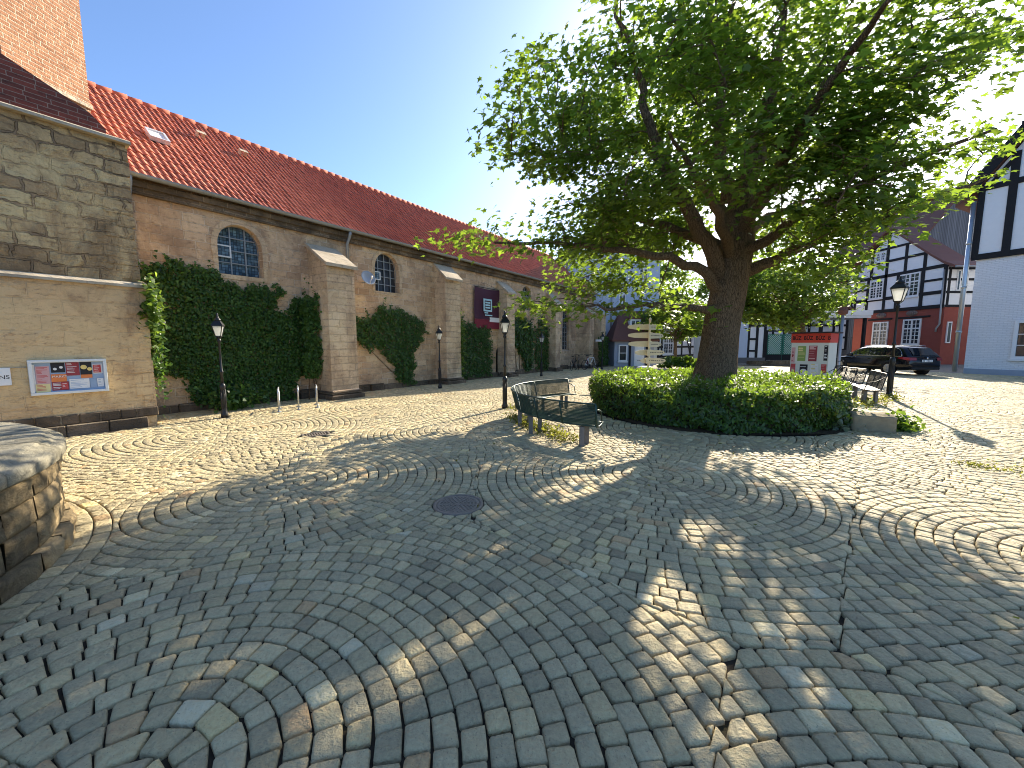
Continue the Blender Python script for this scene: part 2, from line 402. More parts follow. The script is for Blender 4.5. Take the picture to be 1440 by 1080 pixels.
def paving():
    cen = [(2.0, 5.2), (-2.95, 4.9), (-1.6, 1.32), (5.0, 2.4), (1.5, -.9), (-5.2, -1.6), (6.9, 6.0)]
    for j in range(0, 14):
        y = 8.1 + 3.3 * j
        for i in range(-6, 12):
            x = -.6 + 5.1 * i + (2.55 if j % 2 else 0) + rnd.uniform(-.3, .3)
            yy = y + rnd.uniform(-.25, .25)
            if all((x - c[0]) ** 2 + (yy - c[1]) ** 2 > 2.6 ** 2 for c in cen): cen.append((x, yy))
    V = []; F = []; T = []
    pal = [(.28, .25, .2), (.30, .268, .21), (.25, .228, .188), (.275, .25, .205), (.31, .272, .205), (.235, .215, .178), (.29, .262, .212), (.262, .234, .182)]
    odd = [(.40, .37, .3), (.3, .225, .16), (.19, .17, .14), (.37, .32, .22), (.33, .315, .28)]
    def inside(x, y):
        d2 = x * x + y * y
        if d2 > 38 ** 2 or y < -.4: return False
        if abs(math.degrees(math.atan2(x, max(y, .01)))) > 63 and d2 > 4: return False
        s, w = to_ch(x, y)
        if w > WALL - .02 and s < 31: return False
        if w > TOW - .32 and s < 2.5: return False
        if (x - BED_C[0]) ** 2 + (y - BED_C[1]) ** 2 < (BED_R + .02) ** 2: return False
        if (x - FOUNT[0]) ** 2 + (y - FOUNT[1]) ** 2 < (FOUNT_R + .26) ** 2: return False
        if (x - MANH[0]) ** 2 + (y - MANH[1]) ** 2 < .2 ** 2: return False
        if abs(x + 3.95) < .3 and abs(y - 7.68) < .22: return False
        if x > 27.5 and y > 21.5 and (x - 28) * .9 + (y - 24) * .435 > -.1: return False
        return True
    def stone_at(poly, dist):
        cxp = sum(p[0] for p in poly) / len(poly); cyp = sum(p[1] for p in poly) / len(poly)
        near = dist < 10
        if near:                                       # knock the corners off
            q = []
            m = len(poly)
            for i in range(m):
                a = poly[i - 1]; b = poly[i]; c = poly[(i + 1) % m]
                for o_ in (a, c):
                    L = math.hypot(o_[0] - b[0], o_[1] - b[1]); k = min(.35, rnd.uniform(.004, .017) / max(L, 1e-4))
                    q.append((b[0] + (o_[0] - b[0]) * k, b[1] + (o_[1] - b[1]) * k))
            poly = q
        n = len(poly); b0 = len(V)
        dz = rnd.gauss(0, .0025); tx = rnd.gauss(0, .013); ty = rnd.gauss(0, .013)
        rings = [(0.0, -.05), (.002, -.010), (.009, -.0022), (.024, .0)] if near else [(0.0, -.04), (.005, -.003), (.018, 0.0)]
        for ins, z in rings:
            for p in poly:
                dx, dy = cxp - p[0], cyp - p[1]; L = math.hypot(dx, dy) + 1e-6; k = min(.5, ins * 1.3 / L)
                x, y = p[0] + dx * k, p[1] + dy * k
                V.append((x, y, z + dz + (x - cxp) * tx + (y - cyp) * ty))
        V.append((cxp, cyp, .0012 + dz))
        base = rnd.choice(odd) if rnd.random() < .1 else rnd.choice(pal)
        v = rnd.uniform(.86, 1.14) * 1.95; tint = (base[0] * v * 1.04, base[1] * v * .95, base[2] * v * .66, 1)
        for r in range(len(rings) - 1):
            for i in range(n):
                i2 = (i + 1) % n
                F.append((b0 + r * n + i, b0 + r * n + i2, b0 + (r + 1) * n + i2, b0 + (r + 1) * n + i)); T.append(tint)
        e = b0 + (len(rings) - 1) * n
        for i in range(n):
            F.append((e + i, e + (i + 1) % n, b0 + len(rings) * n)); T.append(tint)
    C = np.array(cen)
    for ci, (ax, ay) in enumerate(cen):
        d = np.hypot(C[:, 0] - ax, C[:, 1] - ay)
        nb = [j for j in np.argsort(d)[1:9] if d[j] < 9]
        r = .10; rmax = 5.6; ring = 0
        if inside(ax, ay): stone_at([(ax + .093 * math.cos(q), ay + .093 * math.sin(q)) for q in (0, 1.1, 2.0, 3.3, 4.3, 5.3)], math.hypot(ax, ay))
        while r < rmax:
            w = rnd.uniform(.118, .137)
            r1 = r + w
            cnt = max(3, int(2 * math.pi * (r + w / 2) / .14))
            edges = sorted([(2 * math.pi * (k + rnd.uniform(-.15, .15)) / cnt) + rnd.uniform(0, .001) for k in range(cnt)])
            off = rnd.uniform(0, 6.28)
            wob = lambda a: .012 * math.sin(3 * a + ci) + .006 * math.sin(7 * a + 2 * ci + r)
            for k in range(cnt):
                a0 = edges[k] + off; a1 = (edges[(k + 1) % cnt] + off) + (2 * math.pi if k == cnt - 1 else 0)
                am = (a0 + a1) / 2; rm = (r + r1) / 2
                mx, my = ax + rm * math.cos(am), ay + rm * math.sin(am)
                if not inside(mx, my): continue
                dist = math.hypot(mx, my)
                gp = .0036
                ga = gp / max(rm, .08)
                ra, rb = r + gp, r1 - gp
                j = lambda: rnd.gauss(0, .0032)
                poly = []
                for rr, aa in ((ra, a0 + ga), (rb, a0 + ga * .9), (rb, a1 - ga * .9), (ra, a1 - ga)):
                    q = rr + wob(aa) * min(1, r) + j()
                    aa2 = aa + j() / max(rm, .1)
                    poly.append((ax + q * math.cos(aa2), ay + q * math.sin(aa2)))
                for jn in nb:
                    bx, by = cen[jn]; L = d[jn]; nx, ny = (bx - ax) / L, (by - ay) / L
                    lo_, hi_ = min(ci, jn), max(ci, jn)
                    tl = -(mx - (ax + bx) / 2) * ny + (my - (ay + by) / 2) * nx
                    hb = random.Random(int(int(math.floor((tl if ci < jn else -tl) / .16)) * 7919 + int(lo_) * 131 + int(hi_)))
                    shf = hb.uniform(-.03, .03) * (1 if ci < jn else -1); rot = hb.uniform(-.1, .1)
                    px, py = (ax + bx) / 2 + nx * (shf - .001), (ay + by) / 2 + ny * (shf - .001)
                    px, py = px - ny * tl, py + nx * tl
                    nx, ny = nx * math.cos(rot) - ny * math.sin(rot), nx * math.sin(rot) + ny * math.cos(rot)
                    if (mx - px) * nx + (my - py) * ny > -.25:
                        poly = clip(poly, px, py, nx, ny)
                        if len(poly) < 3: break
                for fx, fy, fr in ((FOUNT[0], FOUNT[1], FOUNT_R + .304), (MANH[0], MANH[1], .292), (BED_C[0], BED_C[1], BED_R + .03)):
                    fd = math.hypot(mx - fx, my - fy)
                    if fd < fr + .16 and len(poly) > 2:
                        ux_, uy_ = (fx - mx) / fd, (fy - my) / fd
                        poly = clip(poly, fx - ux_ * fr, fy - uy_ * fr, ux_, uy_)
                if len(poly) < 3: continue
                A = 0
                for i in range(len(poly)):
                    x0, y0 = poly[i]; x1, y1 = poly[(i + 1) % len(poly)]; A += x0 * y1 - x1 * y0
                if abs(A) / 2 < .0009: continue
                if A < 0: poly = poly[::-1]
                stone_at(poly, dist)
            r = r1; ring += 1
    # border of longer stones round the fountain wall
    for rr0, rr1 in ((FOUNT_R + .04, FOUNT_R + .17), (FOUNT_R + .175, FOUNT_R + .3)):
        m = 96
        for k in range(m):
            a0, a1 = 2 * math.pi * k / m + .002, 2 * math.pi * (k + 1) / m - .002
            P = [(FOUNT[0] + q * math.cos(a), FOUNT[1] + q * math.sin(a)) for q, a in ((rr0, a0), (rr1, a0), (rr1, a1), (rr0, a1))]
            if math.hypot(*P[0]) < 9: stone_at(P, 5)
    tot = np.array([len(f) for f in F]); st = np.concatenate([[0], np.cumsum(tot)[:-1]])
    o = mesh_np('pavement', np.array(V), st, tot, np.concatenate([np.array(f) for f in F]), MAT['cobble'], None, np.array(T), True)
    tag(o, kind='structure')
    print('paving stones faces', len(F))
paving()

# dark sheet of small paving beyond the laid stones, and the planting bed
g = MB(); g.add([(-60, 34, -.024), (140, 34, -.024), (140, 160, -.024), (-60, 160, -.024)], [(0, 1, 2, 3)])
g.add([(26, -20, -.02), (140, -20, -.02), (140, 34, -.02), (26, 34, -.02)], [(0, 1, 2, 3)])
tag(g.build('road', MAT['far_paving']), kind='structure')
g = MB()
ringv = [(BED_C[0] + (BED_R + .1 * math.sin(5 * a)) * math.cos(a), BED_C[1] + (BED_R + .1 * math.sin(5 * a)) * math.sin(a), 0.0) for a in np.linspace(0, 2 * math.pi, 64, endpoint=False)]
g.add(ringv + [(BED_C[0], BED_C[1], .12)], [(i, (i + 1) % 64, 64) for i in range(64)])
tag(g.build('bed_ground', MAT['bed_soil']), kind='structure')

# manhole cover and drain grate
root = empty('manhole_cover', (MANH[0], MANH[1], 0), 0, 'round brownish cast iron manhole cover set among the cobbles', 'manhole cover')
g = MB(); g.lathe([(.285, -.05), (.285, -.004), (.27, 0.0), (.25, 0.0), (.246, -.012), (.2, -.012)], 40); g.build('frame', MAT['cast_iron'], root)
g = MB(); g.lathe([(.24, -.05), (.24, -.006), (.23, -.004), (.1, -.004)], 40)
for k in range(5):
    r = .035 + .037 * k
    for q in range(6 + 6 * k):
        a = 2 * math.pi * q / (6 + 6 * k)
        g.bar((r * math.cos(a), r * math.sin(a), -.001), ((r + .024) * math.cos(a), (r + .024) * math.sin(a), -.001), .015, .008)
g.build('lid', MAT['cast_iron'], root)
root = empty('drain_grate', (-3.95, 7.68, 0), R(35), 'small rectangular dark drain grate in the sunlit paving', 'drain grate')
g = MB()
g.box(-.25, .25, -.17, -.13, -.05, -.002); g.box(-.25, .25, .13, .17, -.05, -.002); g.box(-.25, -.21, -.13, .13, -.05, -.002); g.box(.21, .25, -.13, .13, -.05, -.002)
for k in range(8): g.box(-.18 + .047 * k, -.155 + .047 * k, -.13, .13, -.04, -.006)
g.build('grate', MAT['cast_iron'], root)

# ------------------------------------------------------------------ the church
CO = (16, WALL, 0)
church = empty('church', CW(*CO), CH_RZ, 'long sandstone church with red pantile roof and stepped buttresses', 'church')
LOC = (-16, -WALL, 0)
def cb(g, name, m, parent=None, smooth=None):
    return g.build(name, MAT[m], parent or church, LOC if (parent is None) else (0, 0, 0), smooth)

def arch(x0, x1, z0, zs, zt, n=14):
    """outline of a window with an arched head, counter-clockwise"""
    p = [(x0, z0), (x1, z0)]
    c = (x0 + x1) / 2; w = (x1 - x0) / 2
    for k in range(n + 1):
        a = math.pi * k / n
        p.append((c + w * math.cos(a), zs + (zt - zs) * math.sin(a) ** .85))
    return p
WIN1 = arch(4.36, 5.50, 3.78, 4.52, 5.2)
WIN2 = arch(9.42, 10.58, 3.86, 4.62, 5.36)
WIN3 = arch(24.8, 25.9, 1.35, 3.6, 4.3)
DOOR = arch(17.05, 17.75, 0.0, 1.2, 1.66)
WIN4 = arch(19.6, 20.7, 3.9, 4.6, 5.3)
EAVE = 5.93; END = 30.2
outer = [(1.5, -.1), (END, -.1), (END, EAVE), (1.5, EAVE)]
loops2 = [outer, WIN1[::-1], WIN2[::-1], WIN3[::-1], DOOR[::-1], WIN4[::-1]]
pts = [Vector((x, z, 0)) for lp in loops2 for x, z in lp]
tris = tessellate_polygon([[Vector((x, z, 0)) for x, z in lp] for lp in loops2])
g = MB(); g.add([(p.x, WALL, p.y) for p in pts], [tuple(t_) for t_ in tris])
for lp in loops2[1:]:                                    # splayed reveals
    n = len(lp); c = (sum(p[0] for p in lp) / n, sum(p[1] for p in lp) / n)
    vs = [(x, WALL, z) for x, z in lp] + [(c[0] + (x - c[0]) * .93, WALL + .32, c[1] + (z - c[1]) * .95) for x, z in lp]
    g.add(vs, [(i, (i + 1) % n, (i + 1) % n + n, i + n) for i in range(n)])
g.add([(END, WALL, -.1), (END, WALL + 8.4, -.1), (END, WALL + 8.4, EAVE), (END, WALL + 4.2, 9.4), (END, WALL, EAVE)], [(0, 1, 2, 3, 4)])
g.add([(1.5, WALL + 8.4, -.1), (END, WALL + 8.4, -.1), (END, WALL + 8.4, EAVE), (1.5, WALL + 8.4, EAVE)], [(0, 1, 2, 3)])
g.add([(1.5, WALL, -.1), (1.5, WALL + 8.4, -.1), (1.5, WALL + 8.4, EAVE), (1.5, WALL + 4.2, 9.4), (1.5, WALL, EAVE)], [(0, 1, 2, 3, 4)])
cb(g, 'wall', 'church_wall')
# proud surrounds of the arched windows
for lp in (WIN1, WIN2):
    n = len(lp); c = (sum(p[0] for p in lp) / n, sum(p[1] for p in lp) / n - .2)
    def offs(d): return [(x + d * (x - c[0]) / math.hypot(x - c[0], z - c[1]), z + d * (z - c[1]) / math.hypot(x - c[0], z - c[1])) for x, z in lp]
    o1 = offs(.15)
    vs = [(x, WALL - .022, z) for x, z in lp] + [(x, WALL - .022, z) for x, z in o1] + [(x, WALL + .02, z) for x, z in o1] + [(x, WALL + .02, z) for x, z in lp]
    g = MB(); g.add(vs, [(i + a * n, (i + 1) % n + a * n, (i + 1) % n + b * n, i + b * n) for a, b in ((0, 1), (1, 2), (3, 0)) for i in range(n)])
    cb(g, 'window_surround', 'buttress_stone')

def church_window(lp, cols, rows, casement=None, glass='leaded_glass'):
    x0 = min(p[0] for p in lp); x1 = max(p[0] for p in lp); z0 = min(p[1] for p in lp); z1 = max(p[1] for p in lp)
    n = len(lp)
    def top(x):                                          # height of the arch at x
        zz = [p[1] for p in lp if abs(p[0] - x) < (x1 - x0) * .09]
        return max(zz) - .02 if zz else z1
    g = MB(); y = WALL + .2
    for k in range(n):
        a, b = lp[k], lp[(k + 1) % n]
        g.bar((a[0], y, a[1]), (b[0], y, b[1]), .05, .05, (0, 1, 0))
    for k in range(1, cols):
        x = x0 + (x1 - x0) * k / cols
        g.box(x - .016, x + .016, y - .02, y + .02, z0, top(x))
    for k in range(1, rows):
        z = z0 + (z1 - z0) * k / rows
        g.box(x0, x1, y - .017, y + .017, z - .014, z + .014) if z < z0 + (z1 - z0) * .6 else g.box(x0 + .12, x1 - .12, y - .017, y + .017, z - .014, z + .014)
    fr = cb(g, 'window_frame', 'zinc')
    g = MB(); g.add([(x, WALL + .24, z) for x, z in lp], [tuple(range(n))])
    cb(g, 'pane', glass, fr)
    if casement:
        cx0, cx1, cz0, cz1 = casement; y = WALL + .1
        g = MB()
        for a in ((cx0, cx0 + .035, cz0, cz1), (cx1 - .035, cx1, cz0, cz1), (cx0 + .035, cx1 - .035, cz0, cz0 + .035), (cx0 + .035, cx1 - .035, cz1 - .035, cz1)):
            g.box(a[0], a[1], y - .02, y + .02, a[2], a[3])
        cs = cb(g, 'open_casement', 'silver_frame', fr)
        g = MB(); g.box(cx0 + .03, cx1 - .03, y - .004, y + .004, cz0 + .03, cz1 - .03); cb(g, 'casement_pane', 'leaded_glass', fr)
church_window(WIN1, 3, 4, (4.33, 4.72, 4.26, 4.6))
church_window(WIN2, 4, 5, (9.4, 9.75, 4.3, 4.62), 'window_glass')
church_window(WIN3, 3, 9, None, 'window_glass')
church_window(WIN4, 4, 5, None, 'window_glass')
g = MB(); g.add([(x, WALL + .25, z) for x, z in DOOR], [tuple(range(len(DOOR)))])
for k in range(5): g.box(17.08 + .13 * k, 17.19 + .13 * k, WALL + .22, WALL + .249, .02, 1.3)
dr = cb(g, 'door', 'old_door')
g = MB(); g.box(17.6, 17.63, WALL + .17, WALL + .22, .75, .9); cb(g, 'handle', 'black_metal', dr)

# plinth courses along the wall foot
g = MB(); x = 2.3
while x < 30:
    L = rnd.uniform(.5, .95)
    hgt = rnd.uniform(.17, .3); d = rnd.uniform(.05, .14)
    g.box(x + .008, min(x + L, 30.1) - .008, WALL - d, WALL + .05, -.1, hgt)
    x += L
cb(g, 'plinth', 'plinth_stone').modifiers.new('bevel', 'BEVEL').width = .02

# buttresses
def buttress(x0, x1, zf, zt, BUT=BUT):
    g = MB()
    vs = []
    bl = .06
    prof = [(WALL, -.1), (BUT - .06, -.1), (BUT - .06, .22), (BUT, .3), (BUT + .02, zf), (WALL, zt)]
    n = len(prof)
    for x in (x0, x1): vs += [(x, y, z) for y, z in prof]
    fs = [tuple(range(n))[::-1], tuple(range(n, 2 * n))] + [(i, (i + 1) % n, (i + 1) % n + n, i + n) for i in range(n)]
    g.add(vs, fs)
    b = cb(g, 'buttress', 'buttress_stone')
    g = MB(); sl = (zt - zf) / (WALL - BUT)
    ya, za = BUT - .1, zf - sl * .1 + .015
    vs = []
    for x in (x0 - .07, x1 + .07):
        vs += [(x, ya, za), (x, WALL - .003, zt + .02), (x, WALL - .003, zt + .13), (x, ya, za + .1)]
    g.add(vs, [(0, 1, 2, 3), (7, 6, 5, 4), (0, 3, 7, 4), (3, 2, 6, 7), (0, 4, 5, 1)])
    cb(g, 'cap', 'coping_stone', b)
    g = MB()
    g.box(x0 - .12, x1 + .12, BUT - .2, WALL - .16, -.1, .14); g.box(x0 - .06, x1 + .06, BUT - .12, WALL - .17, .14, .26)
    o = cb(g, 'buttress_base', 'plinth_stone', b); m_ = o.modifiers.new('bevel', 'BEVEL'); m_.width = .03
buttress(6.86, 7.82, 4.3, 4.98)
buttress(12.55, 13.5, 4.7, 5.3, 12.42)
buttress(17.2, 17.9, 4.55, 5.1, 12.42)
buttress(22.6, 23.2, 4.4, 5.1, 12.4)
buttress(27.0, 27.75, 4.1, 4.8)
buttress(29.2, 30.1, 4.1, 4.8)

# roof of pantiles
def pantiles(x0, x1, ye, ze, yr, zr, cw, rl, name, m, parent, loc, lift=.03, lap=.028):
    nc = int(round((x1 - x0) / cw)); L = math.hypot(yr - ye, zr - ze); nr = int(round(L / rl))
    u = np.array([0, .2, .42, .62, .8, 1.0]); hgt = np.array([.4, 1.1, .65, -.05, -.4, -.1])
    uy, uz = (yr - ye) / L, (zr - ze) / L; ny, nz = -uz, uy
    V = []; k = len(u)
    ii, jj = np.meshgrid(np.arange(nc), np.arange(nr), indexing='ij'); ii = ii.ravel(); jj = jj.ravel(); n = len(ii)
    cwid = (x1 - x0) / nc; rlen = L / nr
    jit = rng.normal(0, .004, (n, 2))
    X = x0 + (ii[:, None] + u[None, :]) * cwid
    parts_ = []
    for e, lift2 in ((0, lap), (1, 0.0), (2, lap - .03)):      # lower edge, upper edge, underside of the lower edge
        t_ = (jj + (1.06 if e == 1 else 0)) * rlen + jit[:, 0]
        H = hgt[None, :] * lift + lift2 + jit[:, 1:2]
        Y = ye + t_[:, None] * uy + H * ny; Z = ze + t_[:, None] * uz + H * nz
        parts_.append(np.stack([X, Y, Z], 2))
    V = np.concatenate(parts_, 1).reshape(-1, 3)
    base = np.arange(n) * 3 * k
    F = []
    for q in range(k - 1):
        F.append(np.stack([base + q, base + q + 1, base + k + q + 1, base + k + q], 1))
        F.append(np.stack([base + 2 * k + q, base + 2 * k + q + 1, base + q + 1, base + q], 1))
    F = np.stack(F, 1).reshape(-1, 4)
    val = np.repeat(np.clip(rng.normal(.5, .22, n), 0, 1), (k - 1) * 2)
    T = np.stack([val, val, val, np.ones_like(val)], 1)
    o = mesh_np(name, V, np.arange(len(F)) * 4, np.full(len(F), 4), F.ravel(), MAT[m], parent, T, False)
    o.location = loc
    return o
RIDGE = (WALL + 4.2, 9.42)
EY = WALL - .28; EZ = EAVE - .12
rf = pantiles(1.6, END + .2, EY, EZ, RIDGE[0], RIDGE[1], .158, .34, 'roof', 'roof_tile', church, LOC)
g = MB()
g.add([(1.6, EY + .02, EZ - .02), (END + .2, EY + .02, EZ - .02), (END + .2, RIDGE[0], RIDGE[1] - .03), (1.6, RIDGE[0], RIDGE[1] - .03)], [(0, 1, 2, 3)])
g.add([(1.6, 2 * RIDGE[0] - EY, EZ), (END + .2, 2 * RIDGE[0] - EY, EZ), (END + .2, RIDGE[0], RIDGE[1]), (1.6, RIDGE[0], RIDGE[1])], [(0, 1, 2, 3)])
cb(g, 'roof_deck', 'brown_tile', rf)
g = MB(); x = 1.6
while x < END + .2:
    g.tube([(x, RIDGE[0], RIDGE[1] + .0), (x + .36, RIDGE[0], RIDGE[1] + .018)], [.1, .115], 8); x += .34
cb(g, 'ridge_tiles', 'roof_tile', rf)
def on_roof(s, f, up=.06):
    L = math.hypot(RIDGE[0] - EY, RIDGE[1] - EZ); uy, uz = (RIDGE[0] - EY) / L, (RIDGE[1] - EZ) / L
    return Matrix(((1, 0, 0, s), (0, uy, -uz, EY + f * L * uy - up * uz), (0, uz, uy, EZ + f * L * uz + up * uy), (0, 0, 0, 1)))
g = MB(); M = on_roof(3.75, .5)
for a in ((-.22, .22, -.3, -.25), (-.22, .22, .25, .3), (-.22, -.17, -.25, .25), (.17, .22, -.25, .25)): g.box(a[0], a[1], a[2], a[3], -.02, .1, None, M)
sk = cb(g, 'skylight', 'silver_frame', rf)
g = MB(); g.box(-.17, .17, -.25, .25, .03, .06, None, M); cb(g, 'skylight_pane', 'white_paint', rf)
for s_, f_ in ((5.1, .74), (6.2, .68)):
    g = MB(); M = on_roof(s_, f_, .08)
    g.box(-.1, -.07, -.12, .1, 0, .16, None, M); g.box(.07, .1, -.12, .1, 0, .16, None, M); g.box(-.12, .12, -.16, .02, .161, .18, None, M)
    cb(g, 'roof_vent', 'coping_stone', rf)
# eaves gutter, boards and downpipes
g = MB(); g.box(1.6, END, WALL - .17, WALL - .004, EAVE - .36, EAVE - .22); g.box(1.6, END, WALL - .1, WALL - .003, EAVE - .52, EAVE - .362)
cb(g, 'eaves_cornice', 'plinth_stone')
g = MB(); vs = []; n = 9
for x in (1.6, END + .1):
    for k in range(n):
        a = math.pi + math.pi * k / (n - 1); vs.append((x, EY - .05 + .085 * math.cos(a), EZ + .0 + .085 * math.sin(a)))
    for k in range(n):
        a = 2 * math.pi - math.pi * k / (n - 1); vs.append((x, EY - .05 + .072 * math.cos(a), EZ + .0 + .072 * math.sin(a)))
g.add(vs, [(i, (i + 1) % (2 * n), (i + 1) % (2 * n) + 2 * n, i + 2 * n) for i in range(2 * n)])
cb(g, 'gutter', 'zinc')
for s_, zb in ((8.25, 4.75), (27.9, .1), (2.62, 3.3)):
    g = MB(); g.tube([(s_, EY - .05, EZ - .07), (s_, EY - .02, EZ - .2), (s_, WALL - .1, EZ - .48), (s_, WALL - .1, zb)], .05, 10); cb(g, 'downpipe', 'zinc')

# ---- tower: plastered foot, stone stage, dark raked brickwork, turned light brick shaft
def twall(x0, x1, y0, z0, z1, name, m):
    g = MB(); g.box(x0, x1, y0, y0 + 4, z0, z1); return cb(g, name, m)
twall(-7, 2.46, TOW, -.1, 3.06, 'tower_foot', 'tower_plaster')
g = MB()
x = -6.9
while x < 2.4:
    L = rnd.uniform(.45, .75); e = min(x + L, 2.5)
    g.box(x, e - .012, TOW - .05, TOW + .1, .2, .4); g.box(x - .2, min(x + L - .2, 2.56) - .012, TOW - .12, TOW + .1, -.1, .198); x += L
o = cb(g, 'tower_plinth', 'plinth_stone'); m_ = o.modifiers.new('bevel', 'BEVEL'); m_.width = .015
twall(-7, 2.37, TOW + .06, 3.06, 5.98, 'tower_stage', 'tower_stone')
g = MB(); vs = []
for x in (-7, 2.5): vs += [(x, TOW - .06, 3.02), (x, TOW + .3, 3.02), (x, TOW + .3, 3.2), (x, TOW + .05, 3.14), (x, TOW - .06, 3.07)]
g.add(vs, [(0, 4, 3, 2, 1), (5, 6, 7, 8, 9)] + [(i, (i + 1) % 5, (i + 1) % 5 + 5, i + 5) for i in range(5)])
cb(g, 'string_course', 'coping_stone')
g = MB(); vs = []
for x in (-7, 2.44): vs += [(x, TOW - .07, 5.985), (x, TOW + 3.9, 5.985), (x, TOW + 3.9, 6.08), (x, TOW - .0, 6.08), (x, TOW - .07, 6.04)]
g.add(vs, [(0, 4, 3, 2, 1), (5, 6, 7, 8, 9)] + [(i, (i + 1) % 5, (i + 1) % 5 + 5, i + 5) for i in range(5)])
cb(g, 'tower_cornice', 'coping_stone')
g = MB(); g.prism([(-7, 6.083), (2.12, 6.083), (2.12, 6.22), (1.9, 6.45), (.8, 7.0), (-7, 10.9)], TOW + .14, TOW + .7); cb(g, 'raked_brickwork', 'dark_brick')
# quoin edge of the tower
g = MB(); z = .4; k = 0
while z < 3.0:
    h = rnd.uniform(.22, .3); w = .3 if k % 2 else .18
    g = MB(); g.box(2.46 - w, 2.475, TOW - .016, TOW + .3, z + .008, min(z + h, 3.01) - .008); z += h; k += 1; cb(g, 'quoin', 'tower_plaster')
    if k > 2 and rnd.random() < .3: z += .25
z = 3.2; k = 0
while z < 5.9:
    h = rnd.uniform(.22, .32); w = .42 if k % 2 else .24
    g = MB(); g.box(2.37 - w, 2.37 + rnd.uniform(.02, .05), TOW + .045, TOW + .4, z + .01, min(z + h, 5.95) - .01); z += h; k += 1; cb(g, 'quoin', 'tower_stone')
# light brick shaft, turned towards the sun
pr = Vector((-9.40, 9.22, 0)); pl = Vector((-9.57, 7.86, 0))
a = to_ch(pr.x, pr.y); b = to_ch(pl.x, pl.y)
dv = Vector((b[0] - a[0], b[1] - a[1], 0)); nv = Vector((dv.y, -dv.x, 0)).normalized()
if nv.y < 0: nv = -nv
g = MB()
def shaft(g, off, z0, z1, grow=0.0):
    A = Vector((a[0], a[1], 0)) - dv.normalized() * grow - nv * off; B = Vector((b[0], b[1], 0)) + dv.normalized() * grow - nv * off
    c_ = [A, B, B + nv * (2 + 2 * off), A + nv * (2 + 2 * off)]
    g.add([(p.x, p.y, z) for z in (z0, z1) for p in c_], [(3, 2, 1, 0), (4, 5, 6, 7), (0, 1, 5, 4), (1, 2, 6, 5), (2, 3, 7, 6), (3, 0, 4, 7)])
shaft(g, 0, 6.1, 13.5); cb(g, 'brick_shaft', 'light_brick')
g = MB(); shaft(g, .05, 7.0, 7.075, .02); cb(g, 'shaft_coping', 'coping_stone')
# light conduit on the foot
g = MB(); g.tube([(-2, TOW - .012, 1.37), (.69, TOW - .012, 1.37)], .012, 6); cb(g, 'conduit', 'coping_stone')

# ------------------------------------------------------------------ creepers on the church
def in_poly(x, z, poly):
    c = False; n = len(poly)
    for i in range(n):
        x0, z0 = poly[i]; x1, z1 = poly[i - 1]
        if (z0 > z) != (z1 > z) and x < (x1 - x0) * (z - z0) / (z1 - z0) + x0: c = not c
    return c

def creeper(label, poly, n, size=.085, y0=WALL, depth=.16, sprigs=14, name='ivy', xn=None):
    root = empty(name, CW((min(p[0] for p in poly) + max(p[0] for p in poly)) / 2, y0 - .1), CH_RZ, label, 'creeper', 'creepers climbing the church wall')
    lx, ly = to_ch(root.location.x, root.location.y)
    xs = [p[0] for p in poly]; zs = [p[1] for p in poly]
    P = []
    ph = [rnd.uniform(0, 6.28) for _ in range(6)]
    A = (max(xs) - min(xs)) * (max(zs) - min(zs))
    while len(P) < n:
        x = rnd.uniform(min(xs), max(xs)); z = rnd.uniform(min(zs), max(zs))
        wx = x + .10 * math.sin(7 * z + ph[0]) + .06 * math.sin(17 * z + ph[1]) + rnd.gauss(0, .035)
        wz = z + .09 * math.sin(6 * x + ph[2]) + .06 * math.sin(15 * x + ph[3]) + rnd.gauss(0, .05)
        if not in_poly(wx, wz, poly): continue
        clump = .5 + .5 * math.sin(5.1 * x + 2 * math.sin(3.3 * z + ph[4])) * math.sin(4.3 * z + 2 * math.sin(2.9 * x + ph[5]))
        P.append((x, y0 - .025 - rnd.random() ** 1.3 * depth * (.6 + .4 * clump), z))
    for _ in range(sprigs):                              # shoots at the rim
        i = rnd.randrange(len(poly)); a = poly[i]; b = poly[i - 1]; k = rnd.random()
        x, z = a[0] + (b[0] - a[0]) * k, a[1] + (b[1] - a[1]) * k
        dx, dz = rnd.gauss(0, .35), rnd.uniform(-.1, .9)
        m = rnd.randint(8, 18)
        for q in range(m):
            f = q / m * rnd.uniform(.3, .7)
            P.append((x + dx * f + rnd.gauss(0, .03), y0 - .03 - rnd.random() * .08, z + dz * f + rnd.gauss(0, .03)))
    P = np.array(P); n = len(P)
    N = np.stack([rng.normal(0, .5, n), -1 + rng.normal(0, .25, n), .45 + rng.normal(0, .45, n)], 1)
    D = np.stack([rng.normal(0, .5, n), rng.normal(0, .3, n) - .2, -1 + rng.normal(0, .4, n)], 1)
    P[:, 0] -= lx; P[:, 1] -= ly
    o = leaves('foliage', P, N, D, size * rng.uniform(.6, 1.25, n), IVYL, MAT['ivy_leaf'], root)
    g = MB()
    xb = xn if xn else (min(xs) + max(xs)) / 2
    for _ in range(7):
        q = P[rnd.randrange(n)]; xs0 = xb - lx + rnd.gauss(0, .25)
        pts_ = [(xs0, y0 - ly - .02, 0)]
        for f in (.35, .7, 1.0): pts_.append((xs0 + (q[0] - xs0) * f + rnd.gauss(0, .06), y0 - ly - .025, q[2] * f))
        g.tube(pts_, [.02, .015, .011, .006], 5)
    g.build('stem', MAT['bark'], root)
    return root
